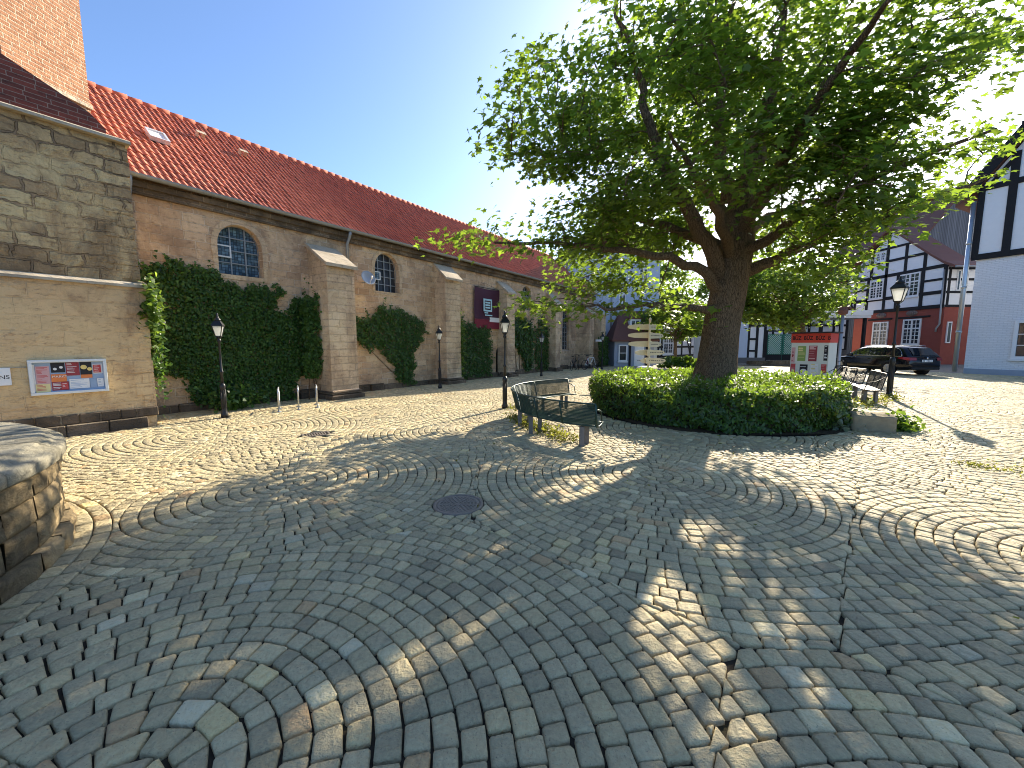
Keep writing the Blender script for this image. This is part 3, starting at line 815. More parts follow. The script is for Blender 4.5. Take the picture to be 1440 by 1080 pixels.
creeper('broad dense dark green creeper behind the lamp, between tower and first buttress',
        [(2.5, 3.5), (2.75, 3.85), (3.1, 3.7), (3.6, 3.98), (4.0, 3.9), (4.35, 3.55), (4.9, 3.45), (5.5, 3.45), (5.85, 3.62), (5.95, 3.4), (5.75, 3.0), (6.0, 2.75), (6.3, 3.05), (6.7, 3.4), (6.85, 3.2), (6.84, 1.0), (6.3, .75), (6.2, .1), (4.2, .0), (3.6, .3), (3.3, .85), (2.75, 1.2), (2.5, 1.6)], 24000, .072, depth=.22)
creeper('creeper on the side of the first buttress, reaching over its left corner',
        [(6.3, 3.1), (6.85, 3.45), (6.86, .9), (6.35, .7)], 3200, .072, y0=WALL - .42, depth=.3, sprigs=4)
creeper('funnel shaped creeper narrowing to a single stem below the pointed window',
        [(8.2, 2.62), (8.6, 2.75), (9.3, 2.85), (9.7, 3.3), (10.05, 3.2), (10.6, 3.15), (11.3, 2.95), (11.9, 2.4), (11.6, 1.9), (11.2, 1.5), (11.1, .1), (10.4, .1), (10.2, .9), (9.6, 1.5), (8.9, 1.7), (8.3, 1.9), (8.15, 2.3)], 7800, .075, depth=.26, xn=10.7)
creeper('tall creeper below the purple banner, right behind the second buttress',
        [(13.15, 3.3), (13.6, 3.5), (14.1, 3.2), (14.6, 2.75), (15.4, 2.7), (16.3, 2.6), (16.5, 2.2), (16.5, .1), (13.6, 0.1), (13.1, 1.0)], 8000, .085, depth=.3)
creeper('narrow creeper left of the wall lamp, beyond the banner',
        [(18.5, 3.0), (19.2, 3.6), (19.6, 3.4), (20.6, 3.0), (20.8, 2.0), (20.7, .2), (19.9, .1), (19.4, 1.2), (18.6, 2.0)], 3200, .11, depth=.3)
creeper('narrow creeper right of the wall lamp, with a pointed tip',
        [(20.9, 2.7), (21.4, 2.8), (21.8, 3.5), (22.1, 3.0), (23.6, 2.6), (24.1, 2.4), (24.0, .2), (21.2, .1), (20.95, 1.0)], 3400, .11, depth=.3)
creeper('dark creeper on the far corner of the church next to the pale blue house',
        [(28.3, 2.0), (29.0, 2.4), (30.2, 2.2), (30.3, .1), (28.5, .1)], 1600, .12, y0=BUT - .05, depth=.3)
# sunlit sprays
def spray(label, loc, n, sz, spread, name='shrub', leafm='far_leaf', cat='shrub', group=None):
    root = empty(name, loc, CH_RZ, label, cat, group)
    P = rng.normal(0, 1, (n, 3)) * np.array(spread)
    P[:, 2] += 0
    N = rng.normal(0, .6, (n, 3)) + np.array([.2, -.5, .6]); D = rng.normal(0, .7, (n, 3)) + np.array([0, 0, -.6])
    leaves('foliage', P, N, D, sz * rng.uniform(.6, 1.3, n), IVYL, MAT[leafm], root)
    g = MB()
    for _ in range(6): g.tube([(0, .1, .1), tuple(P[rnd.randrange(n)])], .006, 4)
    g.build('stem', MAT['bark'], root)
    return root
w = CW(2.56, TOW - .02, 2.55); spray('bright green sunlit spray of leaves hanging at the tower corner', w, 420, .11, (.09, .1, .3), 'creeper_spray', 'far_leaf', 'creeper')
w = CW(2.62, TOW + .12, 1.7); spray('dark trailing strand of creeper on the tower edge under the bright spray', w, 380, .09, (.07, .1, .5), 'creeper_strand', 'ivy_leaf', 'creeper')
w = CW(13.6, 12.5, 1.75); spray('sunlit strand of creeper hanging on the edge of the second buttress', w, 700, .09, (.07, .12, .62), 'creeper_strand', 'far_leaf', 'creeper')
w = CW(4.3, WALL - .65, .3); spray('low dark bush at the foot of the broad creeper by the lamp', w, 900, .1, (.3, .2, .16), 'shrub', 'ivy_leaf', 'shrub')

# ------------------------------------------------------------------ things on the wall
def poster_case():
    root = empty('display_case', CW(1.2, TOW - .01, 0), CH_RZ, 'white framed glass display case full of colourful posters on the tower wall', 'display case')
    x0, x1, z0, z1 = -.5, .53, .83, 1.5
    g = MB()
    for a in ((x0, x1, z0, z0 + .05), (x0, x1, z1 - .05, z1), (x0, x0 + .05, z0 + .05, z1 - .05), (x1 - .05, x1, z0 + .05, z1 - .05)):
        g.box(a[0], a[1], -.1, -.003, a[2], a[3])
    g.build('frame', MAT['silver_frame'], root, bevel=.006)
    g = MB(); g.box(x0 + .05, x1 - .05, -.03, -.003, z0 + .05, z1 - .05); g.build('back_panel', MAT['paper_blue'], root)
    W_, H_ = .93, .57
    posters = [(0, .02, .03, .53, 'paper_white'), (.035, .05, .21, .5, 'paper_pink'), (.02, .0, .2, .16, 'paper_yellow'), (.23, .37, .41, .56, 'paper_black'), (.22, .19, .42, .34, 'paper_orange'),
               (.22, .02, .44, .19, 'paper_maroon'), (.42, .3, .6, .56, 'paper_maroon'), (.61, .31, .77, .56, 'paper_black'), (.61, .24, .77, .31, 'paper_orange'), (.79, .34, .9, .5, 'paper_red'), (.78, .32, .92, .52, 'paper_white'),
               (.45, .08, .58, .22, 'paper_red'), (.45, .04, .72, .23, 'paper_white'), (.73, .04, .82, .22, 'paper_blue'), (.83, .05, .92, .22, 'paper_white'), (.84, .12, .91, .18, 'paper_black'), (.34, .04, .43, .17, 'paper_red')]
    bx, bz = x0 + .05, z0 + .05
    for i, (a, b, c, d, m) in enumerate(posters):
        y = -.031 - .0008 * ((i * 7) % 17)
        g = MB(); g.add([(bx + a, y, bz + b), (bx + c, y, bz + b), (bx + c, y, bz + d), (bx + a, y, bz + d)], [(0, 1, 2, 3)])
        pw = c - a
        p = g.build('poster', MAT[m], root)
        if m in ('paper_pink', 'paper_maroon', 'paper_white', 'paper_red', 'paper_yellow') and pw > .07:
            g = MB(); z = bz + d - .03
            while z > bz + b + .02:
                L = rnd.uniform(.4, .95) * (pw - .03); g.box(bx + a + .015, bx + a + .015 + L, y - .0006, y - .0002, z, z + .009); z -= rnd.choice((.02, .026, .04))
            g.build('print', MAT['paper_red' if m in ('paper_pink', 'paper_yellow') else ('paper_white' if m != 'paper_white' else 'paper_blue')], p)
    for px_, pz_, r_ in ((.66, .46, .045), (.74, .42, .035)):
        g = MB(); g.lathe([(r_, 0), (r_, -.0014)], 16, (bx + px_, -.0465, bz + pz_), 'y', False); g.build('picture', MAT['paper_gold'], root)
    for px_, pz_ in ((.28, .44), (.36, .47)):
        g = MB(); g.lathe([(.025, 0), (.025, -.0014)], 12, (bx + px_, -.0465, bz + pz_), 'y', False); g.build('picture', MAT['paper_white'], root)
    text('lettering', 'MARKT', .06, 'paper_white', root, (bx + .23, -.0478, bz + .27))
    return root

def text(name, body, size, m, parent, loc, rot=(R(90), 0, 0), ext=.0008, align='LEFT', sx_=1.0, off=0.0):
    c = bpy.data.curves.new(name, 'FONT'); c.body = body; c.size = size; c.extrude = ext; c.align_x = align
    o = bpy.data.objects.new(name, c); COL.objects.link(o); c.materials.append(MAT[m])
    c.offset = off
    me = bpy.data.meshes.new_from_object(o.evaluated_get(bpy.context.evaluated_depsgraph_get()))
    bpy.data.objects.remove(o)
    o = bpy.data.objects.new(name, me); COL.objects.link(o)
    if not me.materials: me.materials.append(MAT[m])
    o.parent = parent; o.location = loc; o.rotation_euler = rot; o.scale = (sx_, 1, 1)
    return o
poster_case()
root = empty('wall_sign', CW(0.1, TOW - .01, 0), CH_RZ, 'small white sign with black letters beside the display case', 'sign')
g = MB(); g.box(-.6, .4, -.03, -.003, 1.05, 1.37); g.build('board', MAT['white_paint'], root, bevel=.004)
text('lettering', 'NS', .1, 'ink', root, (.385, -.032, 1.17), align='RIGHT')

# banner
root = empty('banner', CW(16.2, WALL - .12, 0), CH_RZ, 'purple fabric banner with a pale blue emblem hanging on the church wall', 'banner')
g = MB(); nx_, nz_ = 26, 22
x0, x1 = -1.05, 1.05
for j in range(nz_ + 1):
    for i in range(nx_ + 1):
        u = i / nx_; v = j / nz_
        g.v.append((x0 + (x1 - x0) * u, .025 * math.sin(9 * u + 2 * v) * (1 - .5 * v) + .02 * math.sin(5 * v) + .03 * (u * (1 - u)) * 4 * v, 3.1 + 1.6 * v - .05 * math.sin(math.pi * u) * v))
g.f = [[j * (nx_ + 1) + i, j * (nx_ + 1) + i + 1, (j + 1) * (nx_ + 1) + i + 1, (j + 1) * (nx_ + 1) + i] for j in range(nz_) for i in range(nx_)]
g.t = [None] * len(g.f); g.sm = [True] * len(g.f)
cl = g.build('cloth', MAT['banner_purple'], root)
g = MB(); g.box(-1.05, 1.05, -.005, .02, 2.62, 3.09); g.build('lower_band', MAT['banner_red'], root)
g = MB(); g.box(.15, 1.02, -.02, -.007, 2.98, 3.22); g.build('strip', MAT['white_paint'], root)
g = MB()
def rrect(g, x0, x1, z0, z1, w, y):
    for a in ((x0, x1, z0, z0 + w), (x0, x1, z1 - w, z1), (x0, x0 + w, z0 + w, z1 - w), (x1 - w, x1, z0 + w, z1 - w)): g.box(a[0], a[1], y - .012, y, a[2], a[3])
rrect(g, -.42, .28, 3.5, 4.15, .09, -.06)
for k in range(3): g.box(-.27, .13, -.072, -.06, 3.66 + .13 * k, 3.74 + .13 * k)
g.box(-.34, -.05, -.072, -.06, 3.4, 3.46); g.box(-.3, .3, -.072, -.06, 3.28, 3.34)
g.build('emblem', MAT['logo_cyan'], root)
g = MB(); g.tube([(-1.1, 0, 4.71), (1.1, 0, 4.71)], .018, 6); g.tube([(-.9, .0, 4.71), (-.1, .1, 4.98), (1.0, 0, 4.71)], .006, 4); g.build('pole', MAT['black_metal'], root)

# satellite dish
root = empty('satellite_dish', CW(8.86, WALL - .003, 4.2), CH_RZ, 'grey satellite dish on a bracket left of the pointed window', 'satellite dish')
g = MB()
prof = [(.01, .0), (.1, .012), (.2, .045), (.27, .085), (.275, .08), (.2, .035), (.1, 0.0), (.01, -.012)]
M = Matrix.Translation((0, -.34, 0)) @ Matrix.Rotation(R(-4), 4, 'Z') @ Matrix.Rotation(R(-22), 4, 'X')
t_ = MB(); t_.lathe([(r, -h) for r, h in prof], 28, axis='y'); g.add([M @ Vector(p) for p in t_.v], t_.f, None, True)
g.build('reflector', MAT['dish_grey'], root)
g = MB(); g.tube([(0, 0, -.12), (0, -.2, -.12), (0, -.3, 0)], .02, 8); g.build('bracket', MAT['galvanised'], root)
g = MB(); e = M @ Vector((0, -.3, -.1)); g.tube([M @ Vector((0, -.04, -.26)), e], .01, 6); g.lathe([(.03, -.05), (.03, .05)], 10, tuple(e), 'z'); g.build('receiver', MAT['white_paint'], root)

# small spotlight box on the corner
root = empty('floodlight', CW(28.0, BUT - .02, 2.05), CH_RZ, 'white floodlight box on the far corner of the church', 'floodlight')
g = MB(); g.box(-.2, .25, -.45, -.1, -.06, .1); g.build('housing', MAT['white_paint'], root, bevel=.02)
g = MB(); g.tube([(0, .02, 0), (0, -.12, 0)], .02, 6); g.build('bracket', MAT['black_metal'], root)

# ------------------------------------------------------------------ street lamps
def lamp(h, s, loc, label, rz=0., lw=.118, lh=.29):
    root = empty('street_lamp', loc, rz, label, 'street lamp', 'old style street lamps round the square')
    hl = h - (.34 + lh) * s                                       # foot of the lantern
    b = .05 * s
    g = MB(); g.lathe([(b * 1.75, 0), (b * 1.75, .08), (b * 1.4, .12), (b * 1.25, .2), (b * 1.2, hl * .36), (b * 1.35, hl * .37), (b * 1.35, hl * .40), (b * .8, hl * .43)], 12)
    for k in range(12):
        a = 2 * math.pi * k / 12; g.tube([(b * 1.2 * math.cos(a), b * 1.2 * math.sin(a), .22), (b * 1.16 * math.cos(a), b * 1.16 * math.sin(a), hl * .35)], .008 * s, 4)
    g.build('base', MAT['black_metal'], root)
    g = MB(); g.lathe([(b * .72, hl * .42), (b * .62, hl * .55), (b * .95, hl * .56), (b * .95, hl * .575), (b * .58, hl * .59), (b * .5, hl * .93), (b * 1.0, hl * .945), (b * .9, hl * .965), (b * .55, hl * .975), (b * .6, hl * .99), (b * 1.5, hl)], 12)
    g.build('pole', MAT['black_metal'], root)
    z0, z1 = hl + .01, hl + (lh - .01) * s; r0, r1 = lw * .53 * s, lw * s
    g = MB()
    for k in range(4):
        a = math.pi / 2 * k + math.pi / 4
        p = (r0 * 1.3 * math.cos(a), r0 * 1.3 * math.sin(a), z0); q = (r1 * 1.3 * math.cos(a), r1 * 1.3 * math.sin(a), z1)
        g.bar(p, q, .016 * s, .016 * s)
        a2 = a + math.pi / 2
        g.bar(q, (r1 * 1.3 * math.cos(a2), r1 * 1.3 * math.sin(a2), z1), .022 * s, .022 * s)
        g.bar(p, (r0 * 1.3 * math.cos(a2), r0 * 1.3 * math.sin(a2), z0), .016 * s, .016 * s)
        g.bar((0, 0, hl - .08 * s), p, .014 * s, .014 * s)
    fr = g.build('lantern', MAT['black_metal'], root)
    g = MB(); g.lathe([(r0 * 1.24, z0 + .01), (r1 * 1.24, z1 - .01)], 4, rot=math.pi / 4, smooth=False); g.build('glass', MAT['lantern_glass'], fr)
    g = MB(); g.lathe([(r1 * 1.5, z1 + .012), (r1 * 1.42, z1 + .03), (r1 * .75, z1 + .13 * s)], 4, rot=math.pi / 4, smooth=False)
    g.lathe([(r1 * .62, z1 + .13 * s), (r1 * .66, z1 + .16 * s), (r1 * .45, z1 + .2 * s), (r1 * .2, z1 + .225 * s), (r1 * .26, z1 + .25 * s), (.018 * s, z1 + .27 * s), (.03 * s, z1 + .3 * s), (.004, z1 + .34 * s)], 10)
    g.build('lantern_roof', MAT['black_metal'], root)
    return root
lamp(2.56, .92, (-7.1, 9.45, 0), 'black street lamp in front of the broad creeper, left of the bicycle stands', .4)
lamp(2.74, 1.0, (-.2, 10.83, 0), 'black street lamp standing in the square behind the curved bench', .2)
lamp(2.57, .95, (-2.95, 15.8, 0), 'black street lamp at the church wall between funnel shaped creeper and second buttress', .5)
lamp(2.5, .95, (1.66, 21.85, 0), 'black street lamp between the two narrow creepers on the church wall', .7)
lamp(2.67, .95, (6.5, 28.0, 0), 'black street lamp at the far church corner before the pale blue house', .1)
lamp(4.05, 1.22, (12.75, 13.0, 0), 'tall black street lamp behind the wire bench, in front of the dark car', .55, .155, .36)

# ------------------------------------------------------------------ bicycle stands
def stand(loc, label):
    root = empty('bicycle_stand', loc, R(90 + 29), label, 'bicycle stand', 'steel bicycle stands by the creeper')
    g = MB(); pts_ = [(-.3, 0, 0), (-.3, 0, .5)]
    for k in range(7):
        a = math.pi - math.pi / 2 * k / 6; pts_.append((-.19 + .11 * math.cos(a), 0, .5 + .11 * math.sin(a)))
    for k in range(7):
        a = math.pi / 2 - math.pi / 2 * k / 6; pts_.append((.19 + .11 * math.cos(a), 0, .5 + .11 * math.sin(a)))
    pts_ += [(.3, 0, .5), (.3, 0, 0)]
    g.tube(pts_, .017, 10); g.build('hoop', MAT['galvanised'], root)
    g = MB(); g.lathe([(.06, 0), (.06, .012)], 14, (-.3, 0, 0)); g.lathe([(.06, 0), (.06, .012)], 14, (.3, 0, 0)); g.build('foot_plate', MAT['galvanised'], root)
stand((-6.38, 10.5, 0), 'steel hoop bicycle stand nearest the street lamp at the creeper')
stand((-6.05, 10.87, 0), 'middle steel hoop bicycle stand of the three before the creeper')
stand((-5.72, 11.24, 0), 'steel hoop bicycle stand nearest the first buttress')

# ------------------------------------------------------------------ round stone basin in the left foreground
root = empty('stone_basin', (FOUNT[0], FOUNT[1], 0), 0, 'round basin wall of rough sandstone blocks with a weathered grey coping', 'stone basin')
from mathutils import noise as mnoise
def rough_block(g, a0, a1, r0, r1, z0, z1, amp=.03):
    """one curved block with an uneven quarry face"""
    na = max(6, int((a1 - a0) * r1 / .035)); nz = max(5, int((z1 - z0) / .03))
    o_ = Vector((rnd.uniform(0, 50), rnd.uniform(0, 50), rnd.uniform(0, 50))); sh = rnd.uniform(-.014, .012)
    tilt = rnd.uniform(-.015, .015); vs = []; fs = []
    for j in range(nz + 1):
        for i in range(na + 1):
            u = i / na; v = j / nz; a = a0 + (a1 - a0) * u; z = z0 + (z1 - z0) * v
            edge = min(min(u, 1 - u) * (a1 - a0) * r1, min(v, 1 - v) * (z1 - z0)); bul = min(1, edge / .016) ** .6
            p = Vector((r1 * a, 0, z))
            nn = mnoise.noise(p * 5 + o_) + .6 * mnoise.noise(p * 13 + o_) + .35 * mnoise.noise(p * 31 + o_)
            rr = r1 - .022 * (1 - bul) + sh * bul + amp * nn * bul + tilt * (v - .5)
            vs.append((rr * math.cos(a), rr * math.sin(a), z + (.006 * mnoise.noise(p * 9 + o_))))
    w_ = na + 1
    for j in range(nz):
        for i in range(na): fs.append((j * w_ + i, j * w_ + i + 1, (j + 1) * w_ + i + 1, (j + 1) * w_ + i))
    b = len(vs)
    for (i, j) in ((0, 0), (na, 0), (na, nz), (0, nz)):
        p = vs[j * w_ + i]; f = r0 / math.hypot(p[0], p[1]); vs.append((p[0] * f, p[1] * f, p[2]))
    fs += [tuple([j * w_ for j in range(nz, -1, -1)] + [b, b + 3]), tuple([j * w_ + na for j in range(nz + 1)] + [b + 2, b + 1])]
    fs += [tuple(list(range(na, -1, -1)) + [b, b + 1]), tuple([nz * w_ + i for i in range(na + 1)] + [b + 2, b + 3])]
    v_ = rnd.uniform(.55, 1.3)
    g.add(vs, fs, (v_, rnd.random(), 0), True)
g = MB()
zs = [-.05, .14, .37, .57, .765]
for c in range(4):
    a = rnd.uniform(0, .2); end = a + 2 * math.pi
    while a < end - .05:
        L = rnd.uniform(.09, .2); b_ = min(a + L, end)
        if end - b_ < .1: b_ = end
        jz = rnd.uniform(-.012, .012)
        rough_block(g, a + .004, b_ - .004, FOUNT_R - .4, FOUNT_R + (.05 if c == 0 else .0), zs[c] + .006, zs[c + 1] - .006, .028 if c == 0 else .022)
        a = b_
wl = g.build('wall', MAT['fountain_stone'], root)
g = MB(); g.lathe([(FOUNT_R - .42, -.05), (FOUNT_R - .05, -.05), (FOUNT_R - .05, .77), (FOUNT_R - .42, .77)], 72); g.build('wall_core', MAT['joint_soil'], wl)
g = MB(); a = .1
while a < 6.37:
    b_ = a + .30
    prof = [(FOUNT_R - .5, .768), (FOUNT_R + .03, .768), (FOUNT_R + .055, .79), (FOUNT_R + .06, .83), (FOUNT_R + .058, .868), (FOUNT_R + .035, .889), (FOUNT_R - .0, .895), (FOUNT_R - .012, .9), (FOUNT_R - .03, .922), (FOUNT_R - .06, .93), (FOUNT_R - .07, .945), (FOUNT_R - .1, .955), (FOUNT_R - .2, .958), (FOUNT_R - .35, .958), (FOUNT_R - .5, .95)]
    vs = []; n = len(prof); m = 16; jr = rnd.uniform(-.008, .008)
    for i in range(m + 1):
        aa = a + .003 + (b_ - a - .006) * i / m
        for r_, z_ in prof:
            q_n = mnoise.noise(Vector((aa * 9, z_ * 20, r_ * 8))) * .003 + mnoise.noise(Vector((aa * 30, z_ * 40, r_ * 20))) * .002
            vs.append(((r_ + jr + q_n) * math.cos(aa), (r_ + jr + q_n) * math.sin(aa), z_ + q_n * .6))
    fs = [(i * n + k, (i + 1) * n + k, (i + 1) * n + (k + 1) % n, i * n + (k + 1) % n) for i in range(m) for k in range(n)]
    fs += [tuple(range(n)), tuple(range(m * n + n - 1, m * n - 1, -1))]
    g.add(vs, fs, None, True); a = b_
g.build('coping', MAT['fountain_cap'], root)
g = MB(); g.lathe([(FOUNT_R - .4, .55), (FOUNT_R - .4, .6)], 48); g.build('water', MAT['basin_water'], root)

# ------------------------------------------------------------------ the big maple
def big_tree():
    root = empty('maple_tree', (TREE[0], TREE[1], 0), 0, 'large spreading maple with leaning brown trunk inside the round hedge', 'tree')
    tx, ty = TREE
    L = lambda x, y, z: Vector((x - tx, y - ty, z))
    trunk = [L(5.55, 10.6, -.1), L(5.55, 10.6, .25), L(5.56, 10.6, .7), L(5.6, 10.6, 1.4), L(5.66, 10.6, 2.4), L(5.8, 10.6, 3.4), L(5.98, 10.65, 4.5), L(6.1, 10.7, 5.6)]
    tr = [.74, .66, .58, .49, .44, .43, .39, .32]
    g = MB()
    # trunk with root flare and uneven section
    n = 28; vs = []; fs = []
    m = 40
    def interp(f):
        q = f * (len(trunk) - 1); i = min(int(q), len(trunk) - 2); k = q - i
        return trunk[i].lerp(trunk[i + 1], k), tr[i] + (tr[i + 1] - tr[i]) * k
    for j in range(m + 1):
        p, r = interp(j / m); fl = max(0, 1 - p.z / 1.3)
        for k in range(n):
            a = 2 * math.pi * k / n
            rr = r * (1 + .16 * fl * math.sin(5 * a + .6) + .05 * math.sin(3 * a + p.z * .8) + .035 * math.sin(8 * a + 1.7 * p.z) + .02 * math.sin(13 * a - p.z * 2))
            vs.append((p.x + rr * math.cos(a), p.y + rr * math.sin(a), p.z))
    fs = [(j * n + k, j * n + (k + 1) % n, (j + 1) * n + (k + 1) % n, (j + 1) * n + k) for j in range(m) for k in range(n)]
    g.add(vs, fs, None, True)
    g.build('trunk', MAT['bark'], root)
    limbs = [
        ([L(5.75, 10.6, 3.3), L(5.2, 10.4, 4.1), L(4.45, 10.2, 5.2), L(3.7, 10.1, 6.3), L(3.35, 10.0, 7.1), L(3.1, 10.0, 8.1), L(2.7, 10.1, 9.2), L(2.4, 10.2, 10.2)], .24),
        ([L(5.65, 10.5, 2.75), L(4.9, 10.1, 2.65), L(4.0, 9.7, 2.72), L(3.1, 9.4, 2.75), L(2.2, 9.2, 2.6), L(1.2, 9.1, 2.85)], .13),
        ([L(5.7, 10.55, 3.1), L(4.9, 10.2, 3.7), L(3.9, 9.9, 3.95), L(2.6, 9.6, 4.05), L(1.0, 9.4, 4.15), L(-.4, 9.3, 4.15)], .17),
        ([L(5.85, 10.6, 3.6), L(6.6, 10.5, 3.9), L(7.7, 10.3, 4.35), L(9.0, 10.2, 4.9), L(10.6, 10.0, 5.5), L(11.8, 9.9, 5.9)], .19),
        ([L(6.1, 10.7, 5.5), L(6.4, 10.8, 6.6), L(6.7, 10.9, 7.8), L(7.0, 11.0, 9.2), L(7.1, 11.0, 10.6)], .32),
        ([L(6.05, 10.7, 5.0), L(7.1, 10.7, 6.1), L(8.3, 10.7, 7.2), L(9.7, 10.7, 8.3), L(11.2, 10.6, 9.1)], .24),
        ([L(6.0, 10.7, 4.6), L(6.0, 9.6, 5.4), L(5.9, 8.4, 6.2), L(5.8, 7.2, 6.8), L(5.7, 6.2, 7.0)], .2),
        ([L(5.9, 10.6, 4.0), L(6.6, 9.4, 4.7), L(7.6, 8.2, 5.3), L(8.6, 7.3, 5.6)], .16),
        ([L(5.9, 10.6, 4.0), L(4.9, 9.5, 4.8), L(3.8, 8.5, 5.4), L(2.9, 7.6, 5.7)], .16),
        ([L(6.05, 10.8, 4.8), L(6.4, 12.2, 5.8), L(6.7, 13.8, 6.8), L(6.9, 15.3, 7.3)], .22),
        ([L(5.9, 10.8, 4.3), L(4.6, 12.0, 5.3), L(3.2, 13.2, 6.2), L(2.0, 14.1, 6.7)], .18),
        ([L(6.05, 10.8, 4.6), L(7.6, 12.0, 5.5), L(9.3, 13.1, 6.3), L(10.8, 13.9, 6.8)], .18),
        ([L(5.6, 10.4, 5.4), L(5.0, 10.0, 7.0), L(4.9, 9.6, 8.6), L(4.9, 9.3, 10.2)], .18),
    ]
    nodes = []; nr = []
    for pts_, r0 in limbs:
        g = MB(); P = []; 
        for i in range(len(pts_) - 1):
            for k in range(4):
                p = pts_[i].lerp(pts_[i + 1], k / 4); P.append(p + Vector((rnd.gauss(0, .035), rnd.gauss(0, .035), rnd.gauss(0, .03))))
        P.append(pts_[-1])
        rr = [max(.02, r0 * (1 - .85 * (i / (len(P) - 1)) ** .8)) for i in range(len(P))]
        g.tube(P, rr, 9); g.build('limb', MAT['bark'], root)
        for p, r in list(zip(P, rr))[5:]: nodes.append(tuple(p)); nr.append(r)
    # leaf clusters fill an uneven crown; each is carried by its own branchlet
    C0 = np.array([6.0 - tx, 10.7 - ty, 6.2])
    RX, RY, RZU, RZD = 5.3, 4.9, 5.4, 3.9
    RXL = 6.8
    from mathutils import noise as mn
    cl = []; tries = 0
    while len(cl) < 650 and tries < 60000:
        tries += 1
        v = Vector((rnd.gauss(0, 1), rnd.gauss(0, 1), rnd.gauss(0, 1))).normalized()
        f = rnd.uniform(.22, 1.0) ** .55
        lump = 1 + .16 * mn.noise(v * 2.2 + Vector((3, 1, 7))) + .12 * mn.noise(v * 5.1)
        p = Vector((v.x * (RX if v.x > 0 else RXL), v.y * (RY if v.y > 0 else 4.4), v.z * (RZU if v.z > 0 else RZD))) * f * lump
        P = Vector(C0) + p
        zf = P.z
        lowlim = 2.75 + 1.1 * mn.noise(Vector((P.x * .35, P.y * .35, 4.2))) + (0.9 if P.x > 2.2 else 0) + (.5 if P.y < -2.5 else 0)
        lowlim += max(0, P.x + tx - 7.4) * 1.2
        if 1.5 < P.x + tx < 5.2: lowlim += .7
        if P.y < -1.0 and P.x > 1.5: lowlim += .5 * min(3, -P.y - 1)
        if zf < lowlim: continue
        if P.z < 5.0 and math.hypot(P.x - .3, P.y) < 1.6: continue
        d = mn.noise(P * .42 + Vector((9, 2, 5))) + .55 * mn.noise(P * .95 + Vector((1, 8, 3)))
        if d < -.06: continue
        sxg, syg = P.x + tx - 1.108 * P.z, P.y + ty - 1.618 * P.z     # where the clump shades the square
        if (syg > 1.9 and sxg < -2.3 - (8.4 - syg) * .33) or (syg > .3 and sxg < -4.5): continue
        ks = max(0, min(1, ((sxg - 1.2) * -1.4 + (syg - 5.8) * -2.4) / 7.72))
        if math.hypot(sxg - (1.2 - 1.4 * ks), syg - (5.8 - 2.4 * ks)) < .5: continue
        cl.append(P)
    for x, y, z in ((.3, 9.2, 2.75), (1.0, 9.1, 2.7), (1.7, 9.2, 2.65), (-1.3, 9.3, 4.1), (-.9, 9.2, 4.2), (-.3, 9.3, 4.15), (.4, 9.4, 4.1), (1.2, 9.3, 4.2), (2.4, 9.2, 2.6), (3.2, 9.3, 2.75), (-.4, 9.6, 4.6), (2.0, 9.6, 3.9), (11.6, 10.4, 5.9), (11.0, 10.2, 5.5), (12.0, 10.4, 6.6), (10.2, 9.9, 5.3),
                    (8.9, 9.8, 5.0), (9.7, 9.9, 5.4), (.7, 8.9, 2.5), (4.0, 9.4, 2.5), (12.6, 10.4, 9.6), (13.0, 10.5, 9.9), (12.2, 10.4, 9.2), (12.0, 10.4, 7.3), (12.4, 10.5, 7.0), (11.5, 10.4, 8.9)):
        cl.append(L(x, y, z))
    cl.sort(key=lambda p: (p - Vector((.3, .1, 4.2))).length)
    NA = np.zeros((len(nodes) + len(cl) * 4, 3)); NA[:len(nodes)] = nodes; cnt = len(nodes)
    org = np.array([.35, .1, 4.4]); ND = np.zeros(len(NA)); ND[:cnt] = np.linalg.norm(NA[:cnt] - org, axis=1)
    tw = MB()
    for p in cl:
        q = np.array(p); dq = np.linalg.norm(q - org)
        d = np.linalg.norm(NA[:cnt] - q, axis=1) + np.maximum(0, ND[:cnt] - dq + .3) * 1.5
        i = int(np.argmin(d)); s = Vector(NA[i]); ln = (p - s).length
        if ln < .05: continue
        sag = Vector((rnd.gauss(0, .08), rnd.gauss(0, .08), .12 * ln + rnd.gauss(0, .05)))
        pts_ = [s, s.lerp(p, .35) + sag * .8, s.lerp(p, .7) + sag * .7, p]
        r = min(.055, .010 + .014 * ln)
        tw.tube(pts_, [r, r * .8, r * .6, r * .35], 5, False)
        for q_ in pts_[1:]:
            NA[cnt] = q_; ND[cnt] = np.linalg.norm(NA[cnt] - org); cnt += 1
        for _ in range(3):                                # twigs
            dd = Vector((rnd.gauss(0, 1), rnd.gauss(0, 1), rnd.gauss(0, .45))).normalized() * rnd.uniform(.3, .65)
            tw.tube([p, p + dd * .5 + Vector((0, 0, .04)), p + dd], [r * .35, .005, .003], 4, False)
    tw.build('branches', MAT['bark'], root)
    Pn = []; 
    for p in cl:
        m = rnd.randint(40, 84); sp = rnd.uniform(.3, .52)
        q = np.clip(rng.normal(0, 1, (m, 3)), -1.7, 1.7) * np.array([sp, sp, sp * .32]) + np.array(p)
        q[:, 2] -= .12 * ((q[:, 0] - p.x) ** 2 + (q[:, 1] - p.y) ** 2)
        Pn.append(q)
    P = np.concatenate(Pn); n = len(P)
    N = rng.normal(0, .4, (n, 3)) + np.array([0, 0, .9])
    out = P - np.array([.5, 0, 5.5]); out /= np.linalg.norm(out, axis=1, keepdims=True)
    N += out * .35
    D = rng.normal(0, .7, (n, 3)) + out * .7 + np.array([0, 0, -.35])
    leaves('crown', P, N, D, .165 * rng.uniform(.55, 1.25, n), MAPLE, MAT['maple_leaf'], root, .22, .16)
